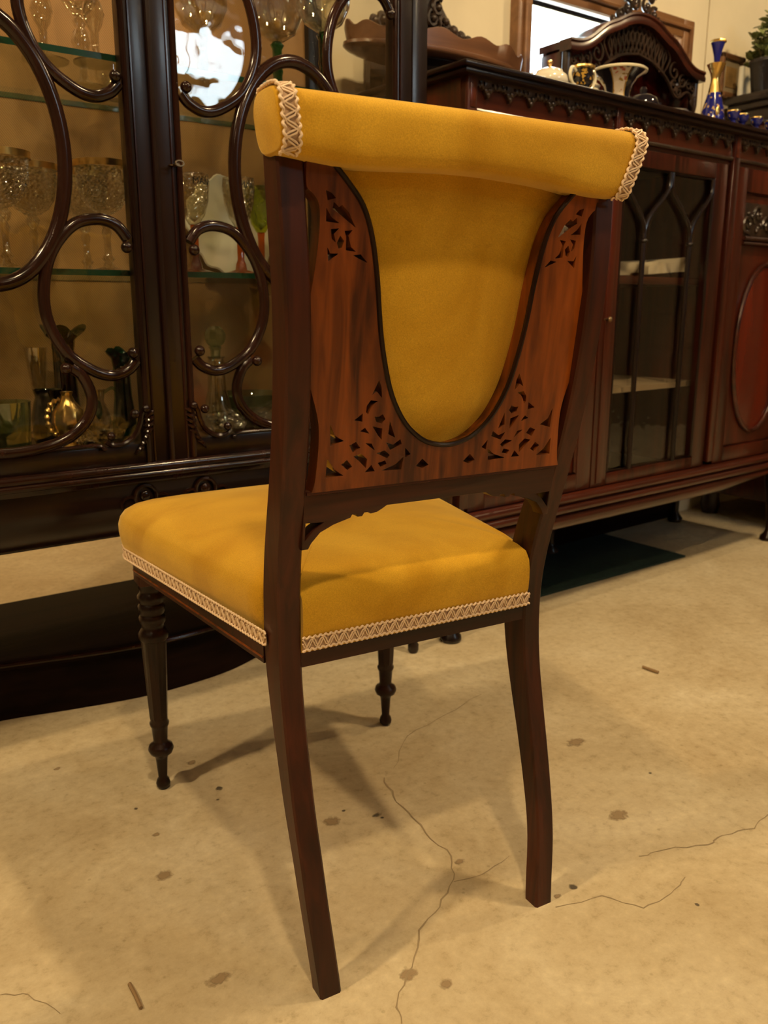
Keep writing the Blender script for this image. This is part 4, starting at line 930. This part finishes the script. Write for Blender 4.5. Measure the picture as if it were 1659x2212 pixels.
# carved crest leaning on the wall behind the tray
cr = thing('carved_crest', 'dark carved foliage crest standing behind the oval tray against the wall', 'carving', (1.400, 1.765, TT))
mesh('crest_board', *sheet([(-.15, 0), (.15, 0), (.15, .170), (.10, .190), (.07, .220), (.035, .26), (0, .285), (-.035, .26), (-.07, .220), (-.10, .190), (-.15, .170)], [], .02, lambda a, b, d: (a, .02 - d, b)), 'carve', cr)
cv = []
for s in (-1, 1):
    for cx_, cz_, r_, a0 in ((.022, .25, .020, 0), (.046, .222, .020, 1), (.068, .198, .019, 2), (.094, .184, .018, 3), (.118, .176, .015, 4), (.142, .170, .012, 5), (.03, .20, .018, 2), (.06, .175, .016, 1), (.02, .285, .016, 3)):
        cv.append(tube([(p_[0], .004, p_[1]) for p_ in spiral((s * cx_, cz_), r_, .003, a0, a0 + s * 7, 14)], .0055, 6)); cv.append(sphere((s * cx_, 0, cz_), .008, 8, 6))
cv.append(sphere((0, .004, .305), .014, 10, 8, (1, .6, 1.4)))
mesh('carved_leaves', *join(*cv), 'carve', cr); cr.scale = (1, 1, 1.14)

# overmantel with pierced arch
OY = 1.655
ORG = Vector((2.075, 1.70, TT))
om = thing('carved_overmantel', 'carved mahogany overmantel with pierced arched pediment and foliage crest', 'overmantel', ORG)
arch_px = [(1223, 95), (1240, 103), (1257, 105), (1273, 97), (1290, 82), (1305, 65), (1320, 58), (1338, 53), (1347, 47), (1358, 41), (1377, 38), (1396, 43), (1415, 55), (1432, 72), (1442, 87), (1453, 93), (1468, 116), (1486, 143), (1504, 156), (1522, 165)]
AR = xz(arch_px, OY); ax0, ax1 = AR[0][0], AR[-1][0]; acx = 2.067
# symmetric arch: average both halves
def arch_z(u):
    L = sorted([(acx - a, b) for a, b in AR if a <= acx]); R_ = sorted([(a - acx, b) for a, b in AR if a >= acx]); return (ip(L, u) + ip(R_, u)) / 2
hwid = .285
us_ = [hwid * k / 18 for k in range(19)]
arc = [(acx - u, arch_z(u)) for u in us_[::-1]] + [(acx + u, arch_z(u)) for u in us_[1:]]
arc = [(a, (arc[max(0, i - 1)][1] + 2 * b + arc[min(len(arc) - 1, i + 1)][1]) / 4) for i, (a, b) in enumerate(arc)]
mesh('arched_moulding', *join(tube([(a, OY + .012, b) for a, b in arc], .014, prof=[(-1.4, -1), (-1.5, -.4), (-1.2, .3), (-1.5, .6), (-1.4, 1), (1.5, 1), (1.5, -1)], up=(0, 1, 0))), 'red_x', om, ang=40)
def canopy():
    V, F = [], []
    for a, b in arc: V += [(a, OY + .01, b + .012), (a, RY1 - .04, b + .012), (a, RY1 - .04, b - .006), (a, OY + .01, b - .006)]
    for i in range(len(arc) - 1):
        for k in range(4): F.append((i * 4 + k, i * 4 + (k + 1) % 4, i * 4 + 4 + (k + 1) % 4, i * 4 + 4 + k))
    F += [(0, 1, 2, 3), tuple(len(arc) * 4 - 1 - k for k in range(4))]
    mesh('canopy', V, F, 'red_x', om, ang=40)
canopy()
zsh = arc[0][1]
bp_out = [(acx - hwid + .012, TT), (acx + hwid - .012, TT)] + [(a, b - .004) for a, b in arc[::-1][1:-1]]
mesh('back_panel', *sheet(bp_out, [], .012, lambda a, b, d: (a, RY1 - .045 - d, b)), 'flame', om, ang=30)
for x in (acx - hwid + .014, acx + hwid - .014):
    mesh('side_bracket', *box(x - .010, x + .010, OY + .03, RY1 - .045, TT, zsh - .01, .002), 'red', om)
    mesh('front_post', *lathe([(0, 0), (.013, 0), (.013, .02), (.008, .028), (.011, .06), (.007, .10), (.012, .13), (.012, zsh - .012 - TT), (0, zsh - .012 - TT)], 14, (x, OY + .02, TT)), 'carve', om)
fr = []
def low_z(u): return arch_z(min(hwid, u)) - (.086 if u < .1 else .086 - .02 * min(1, (u - .1) / .12))
for k in range(15):
    u = -.125 + .25 * k / 14; zt_, zl_ = arch_z(abs(u)) - .014, arch_z(abs(u)) - .082 + .10 * u * u
    for s in (-1, 1):
        fr.append(tube(sm([(acx + u, OY + .012, zt_), (acx + u + s * .016, OY + .012, zt_ * .6 + zl_ * .4), (acx + u * .9, OY + .012, zl_)], 4), .0026, 6))
for s in (-1, 1):
    for u, dz, r_ in ((.165, -.045, .026), (.165, -.082, .016), (.205, -.038, .020), (.235, -.030, .016), (.255, -.032, .012), (.19, -.075, .014), (.262, -.070, .016), (.262, -.110, .014)):
        zc = arch_z(u) + dz; fr.append(tube([(p_[0], OY + .012, p_[1]) for p_ in spiral((acx + s * u, zc), r_, .004, 1.2, 1.2 + s * 8, 16)], .0034, 6))
    fr.append(tube(sm([(acx + s * .0, OY + .012, arch_z(0) - .083), (acx + s * .07, OY + .012, arch_z(.07) - .082), (acx + s * .13, OY + .012, arch_z(.13) - .088), (acx + s * .18, OY + .012, arch_z(.18) - .098), (acx + s * .235, OY + .012, arch_z(.235) - .050), (acx + s * .270, OY + .012, arch_z(.27) - .10)], 6), .0045, 6))
mesh('pierced_fretwork', *join(*fr), 'carve', om)
ct_ = []
for s in (-1, 1):
    for u, dz, r_, a0 in ((.025, .040, .024, .5), (.055, .030, .020, 1), (.085, .024, .016, 2), (.110, .018, .012, 2.5), (.02, .085, .020, 2), (.045, .065, .014, 0), (.015, .115, .014, 1)):
        zc = arch_z(u) + dz; ct_.append(tube([(p_[0], OY + .012, p_[1]) for p_ in spiral((acx + s * u, zc), r_, .004, a0 if s > 0 else math.pi - a0, (a0 if s > 0 else math.pi - a0) + s * 7.5, 16)], .005, 6)); ct_.append(sphere((acx + s * u, OY + .012, zc), .0065, 8, 6))
ct_.append(sphere((acx, OY + .012, arch_z(0) + .15), .018, 10, 8, (.8, .5, 1.6)))
mesh('foliage_crest', *join(*ct_), 'carve', om)
ORG = Vector((0, 0, 0))

# china along the front edge
q = at(1187, 165, 1.40)
tp = thing('teapot', 'round white porcelain teapot with gold knob behind the chair roll', 'teapot', (q.x, 1.40, TT))
mesh('pot_body', *lathe([(0, 0), (.026, 0), (.028, .003), (.044, .016), (.050, .032), (.046, .050), (.036, .060), (0, .062)], 28), 'porcelain', tp, ang=70)
mesh('lid', *join(lathe([(0, .060), (.036, .060), (.034, .066), (.018, .073), (.006, .075), (0, .076)], 28)), 'porcelain', tp)
mesh('knob', *join(lathe([(0, .073), (.005, .073), (.003, .080), (.0065, .084), (.0085, .090), (.006, .097), (0, .099)], 16)), 'brass', tp)
mesh('handle', *tube(sm([(.044, .01, .050), (.062, .014, .052), (.068, .016, .034), (.058, .013, .018), (.045, .01, .016)], 6), .0042, 8), 'cream_china', tp)
mesh('spout', *tube(sm([(-.044, 0, .022), (-.060, 0, .032), (-.068, 0, .050)], 6), [.009, .0085, .008, .0075, .007, .0065, .006, .0058, .0056, .0055, .0054, .0053, .0052], 10), 'porcelain', tp)
tp.scale = (.80, .80, .66)
q = at(1247, 178, 1.40)
tc = thing('two_handled_cup', 'small black and gold footed cup with two cream handles', 'cup', (q.x, 1.385, TT))
mesh('cup_body', *lathe([(0, .008), (.010, .010), (.020, .020), (.0235, .036), (.021, .052), (.0245, .058), (.023, .058), (.0195, .052), (.021, .036), (.017, .022), (0, .016)], 26), 'black_gold', tc, ang=60)
mesh('gilt_rim', *lathe([(.0235, .055), (.0262, .058), (.0258, .0615), (.0225, .0605)], 26), 'gold', tc); mesh('gilt_foot', *lathe([(0, 0), (.019, 0), (.019, .004), (.009, .008), (.009, .012), (0, .012)], 26), 'gold', tc)
for s in (-1, 1): mesh('handle', *tube(sm([(s * .021, 0, .050), (s * .034, 0, .056), (s * .040, 0, .042), (s * .033, 0, .026), (s * .024, 0, .022)], 6), .0036, 8), 'cream_china', tc)
q = at(1215, 160, 1.50)
for lab, px, py, Y, r_ in [('white teacup standing between the gilt cup and the flared urn', 1286, 190, 1.475, .028)]:
    q = at(px, py, Y); t = thing('teacup', lab, 'cup', (q.x, Y, TT))
    mesh('cup_body', *lathe([(0, 0), (.016, 0), (.018, .004), (.026, .018), (r_, .042), (r_ - .0018, .042), (.024, .019), (0, .008)], 24), 'cream_china', t, ang=70)
    mesh('handle', *tube(sm([(r_ - .003, 0, .036), (r_ + .013, 0, .036), (r_ + .012, 0, .018), (r_ - .006, 0, .012)], 6), .0028, 8), 'cream_china', t)
q = at(1275, 170, 1.52)
t = thing('covered_jar', 'cream china jar with flower finial standing behind the cups', 'jar', (q.x, 1.53, TT))
mesh('jar_body', *lathe([(0, 0), (.022, 0), (.032, .03), (.034, .05), (.028, .065), (.029, .068), (0, .07)], 24), 'cream_china', t); mesh('jar_lid', *lathe([(.031, .068), (.033, .071), (.022, .082), (.006, .086), (.010, .095), (.006, .104), (0, .105)], 24), 'floral', t)
q = at(1338, 200, 1.40)
ur = thing('imari_urn', 'flared porcelain urn with floral panels on black and a wide cream rim', 'urn', (q.x, 1.405, TT))
up = [(0, 0), (.030, 0), (.030, .004), (.027, .010), (.0265, .030), (.031, .050), (.043, .068), (.058, .078), (.062, .082), (.059, .0845), (.042, .072), (.027, .052), (.022, .030), (0, .020)]
V, F = lathe(up, 32); fm = []
for f in F:
    c = sum((Vector(V[i]) for i in f), Vector()) / len(f); a = math.degrees(math.atan2(c.y, c.x)) % 90; fm.append(0 if 20 < a < 70 else 1)
mesh('urn_body', V, F, None, ur, ang=70, mats=['floral', 'black_glaze'], fm=fm)
mesh('cream_rim', *lathe([(.057, .0795), (.0635, .081), (.0645, .0845), (.060, .088), (.052, .083)], 32), 'cream_china', ur)
for k in range(4):
    a = math.radians(20 + 90 * (k // 2) + 50 * (k % 2) + (k // 2) * 90)
    mesh('gilt_line', *tube([((r_ + .0008) * math.cos(a), (r_ + .0008) * math.sin(a), z_) for r_, z_ in up[1:8]], .0012, 6), 'gold', ur)
q = at(1392, 205, 1.45)
t = thing('black_teapot', 'small glossy black glazed teapot behind the flared urn', 'teapot', (q.x + .02, 1.47, TT))
mesh('pot_body', *lathe([(0, 0), (.024, 0), (.038, .018), (.042, .034), (.034, .052), (.020, .060), (.008, .064), (.010, .072), (.006, .078), (0, .079)], 26), 'black_glaze', t)
mesh('spout', *tube(sm([(.036, 0, .026), (.055, 0, .032), (.066, 0, .050)], 5), .0062, 8), 'black_glaze', t); mesh('handle', *tube(sm([(-.036, 0, .046), (-.058, 0, .048), (-.056, 0, .022), (-.037, 0, .016)], 6), .004, 8), 'black_glaze', t)
q = at(1432, 222, 1.45)
t = thing('porcelain_dish', 'small white porcelain dish on the cabinet edge right of the urn', 'dish', (q.x, 1.43, TT))
mesh('dish_body', *lathe([(0, 0), (.022, 0), (.024, .003), (.042, .016), (.046, .022), (.044, .0225), (.038, .018), (0, .006)], 30, (0, 0, 0), lambda i, a, r, z: (r * (1 + .04 * math.cos(8 * a) * (r > .03)), z)), 'porcelain', t)
ur.scale = (1, 1, .90)
# cobalt decanter and cups
q = at(1542, 255, 1.40)
dc = thing('cobalt_decanter', 'cobalt blue glass decanter with gilt neck and trumpet stopper', 'decanter', (q.x, 1.405, TT))
D = [(0, 0), (.030, 0), (.031, .004), (.0305, .015), (.026, .040), (.020, .062), (.0155, .078)]
mesh('decanter_body', *lathe(D + [(0, .078)], 30), 'cobalt_gilt', dc)
mesh('gilt_neck', *lathe([(.0158, .076), (.0130, .092), (.0105, .106), (.0105, .114), (.0140, .126), (.0195, .140), (.0215, .145), (.0195, .146), (.012, .130), (0, .120)], 30, (0, 0, 0), lambda i, a, r, z: (r * (1 + .07 * math.cos(6 * a) * (z > .135)), z)), 'gold', dc)
mesh('stopper', *lathe([(0, .125), (.006, .125), (.0065, .150), (.008, .162), (.013, .182), (.0175, .195), (.017, .196), (0, .190)], 24), 'cobalt', dc)
mesh('stopper_rim', *lathe([(.0172, .193), (.0195, .196), (.018, .199), (.013, .196)], 24, (0, 0, 0), lambda i, a, r, z: (r * (1 + .06 * math.cos(8 * a)), z)), 'gold', dc)
mesh('gilt_medallion', *sphere((-.010, -.0225, .030), .012, 14, 8, (.8, .35, 1.25)), 'gold', dc)
cup0 = None
for lab, px, py, Y in [('small cobalt and gilt liqueur cup touching the blue decanter', 1562, 262, 1.375), ('small cobalt and gilt liqueur cup, second from the decanter', 1588, 268, 1.385), ('small cobalt and gilt liqueur cup, third from the decanter', 1618, 276, 1.385), ('small cobalt and gilt liqueur cup at the right edge of the picture', 1648, 284, 1.39)]:
    q = at(px, py, Y)
    if cup0 is None:
        cup0 = thing('liqueur_cup', lab, 'cup', (q.x + .012, Y - .02, TT), 0, 'cobalt liqueur cups')
        mesh('cup_body', *lathe([(0, 0), (.010, 0), (.011, .002), (.006, .006), (.006, .009), (.013, .016), (.0155, .030), (.0145, .030), (.011, .017), (0, .011)], 20), 'cobalt_gilt', cup0)
        mesh('gilt_rim', *lathe([(.0148, .0285), (.0163, .029), (.0162, .0315), (.0144, .031)], 20), 'gold', cup0)
    else: copy_tree(cup0, (q.x, Y - .02, TT), lab)
# picture on the wall behind the decanter
fp = thing('framed_print', 'small gilt-framed brown print hanging behind the blue decanter', 'picture', (0, 0, 0))
a0 = at(1552, 150, 1.79); b0 = at(1597, 205, 1.79); fp.location = ((a0.x + b0.x) / 2, 1.798, b0.z); hw_ = (b0.x - a0.x) / 2; hh = a0.z - b0.z
mesh('frame', *join(box(-hw_, -hw_ + .016, -.022, 0, -.02, hh + .05, .003), box(hw_ - .016, hw_, -.022, 0, -.02, hh + .05, .003), box(-hw_, hw_, -.022, 0, hh + .034, hh + .05, .003), box(-hw_, hw_, -.022, 0, -.02, -.004, .003)), 'window_wood', fp)
mesh('mount', *box(-hw_ + .014, hw_ - .014, -.012, -.001, -.006, hh + .036), 'mat_grey', fp, smooth=False); mesh('print', *box(-hw_ + .034, hw_ - .034, -.0135, -.010, .012, hh + .014), 'picture', fp, smooth=False)

# third cabinet at the right, side towards the camera, with plant
ORG = Vector((2.66, 1.50, 0))
c3 = thing('tall_chest', 'dark polished chest at the far right carrying a potted plant', 'chest', ORG)
mesh('chest_top', *join(box(2.64, 3.45, 1.12, 1.775, 1.345, 1.368, .004), box(2.655, 3.44, 1.14, 1.770, 1.325, 1.346, .004)), 'ebony', c3)
mesh('chest_frieze', *box(2.668, 3.42, 1.16, 1.765, 1.285, 1.326, .003), 'ebony', c3); mesh('chest_bead', *tube([(2.664, 1.77, 1.283), (2.664, 1.155, 1.283), (3.42, 1.155, 1.283)], .006, 8), 'ebony', c3)
mesh('chest_body', *box(2.675, 3.41, 1.17, 1.76, .08, 1.285, .003), 'red', c3)
for i in range(4): 
    dd = mesh('drawer', *box(2.70, 3.385, 1.160, 1.172, .12 + .285 * i, .385 + .285 * i, .003), 'red_x', c3)
    for xk in (2.85, 3.23): mesh('knob', *sphere((xk, 1.150, .255 + .285 * i), .014, 12, 8), 'brass', dd)
for x in (2.70, 3.37):
    for y in (1.20, 1.73): mesh('foot', *lathe([(0, 0), (.026, 0), (.034, .03), (.028, .06), (.03, .082), (0, .082)], 16, (x, y, 0)), 'ebony', c3)
ORG = Vector((0, 0, 0))
q = at(1642, 190, 1.62)
pt = thing('potted_plant', 'leafy green plant in a dark pot on the far right chest', 'plant', (2.712, 1.668, 1.3685))
mesh('pot', *lathe([(0, 0), (.048, 0), (.050, .004), (.060, .085), (.064, .088), (.064, .098), (.058, .098), (.052, .085), (0, .080)], 28), 'pot', pt, ang=50)
lv = bpy.data.meshes.new('leaf'); 
V = [(0, 0, 0), (.006, .006, .001), (.0085, .014, .003), (.006, .022, .003), (0, .028, .001), (-.006, .022, .003), (-.0085, .014, .003), (-.006, .006, .001), (0, .013, -.001)]
lv.from_pydata([(a * 1.45, b * 1.35, c) for a, b, c in V], [], [(8, i, (i + 1) % 8) for i in range(8)]); lv.materials.append(M['leaf'])
for p_ in lv.polygons: p_.use_smooth = True
stems = []
for k in range(34):
    a = random.uniform(0, 2 * math.pi); R = random.uniform(.01, .085); h = .10 + random.uniform(.0, .13) * (1 - .35 * R / .1); 
    e = Vector((R * math.cos(a), R * math.sin(a), h)); s0 = Vector((.025 * math.cos(a), .025 * math.sin(a), .08)); mid = (s0 + e) / 2 + Vector((0, 0, .02))
    stems.append(tube(sm([s0, mid, e], 3), .0014, 5))
    for j in range(5):
        t_ = .35 + .65 * j / 4; pos = s0.lerp(e, t_) + Vector((0, 0, .03 * t_ * (1 - t_) * 2)); lo = bpy.data.objects.new('leaf', lv); C.objects.link(lo); lo.parent = pt
        lo.location = pos; lo.rotation_euler = (random.uniform(-.5, .9), random.uniform(-.6, .6), random.uniform(0, 6.28)); lo.scale = [random.uniform(.8, 1.25)] * 3
mesh('stems', *join(*stems), 'stem', pt)
t = thing('white_candle', 'slim white candle standing left of the dark plant pot', 'candle', (2.664, 1.735, 1.3685))
mesh('candle_body', *lathe([(0, 0), (.009, 0), (.009, .085), (.0075, .088), (0, .087)], 16), 'white_paint', t); mesh('wick', *tube([(0, 0, .086), (.001, 0, .096)], .0008, 6), 'ink', t)
# rug under the side cabinet
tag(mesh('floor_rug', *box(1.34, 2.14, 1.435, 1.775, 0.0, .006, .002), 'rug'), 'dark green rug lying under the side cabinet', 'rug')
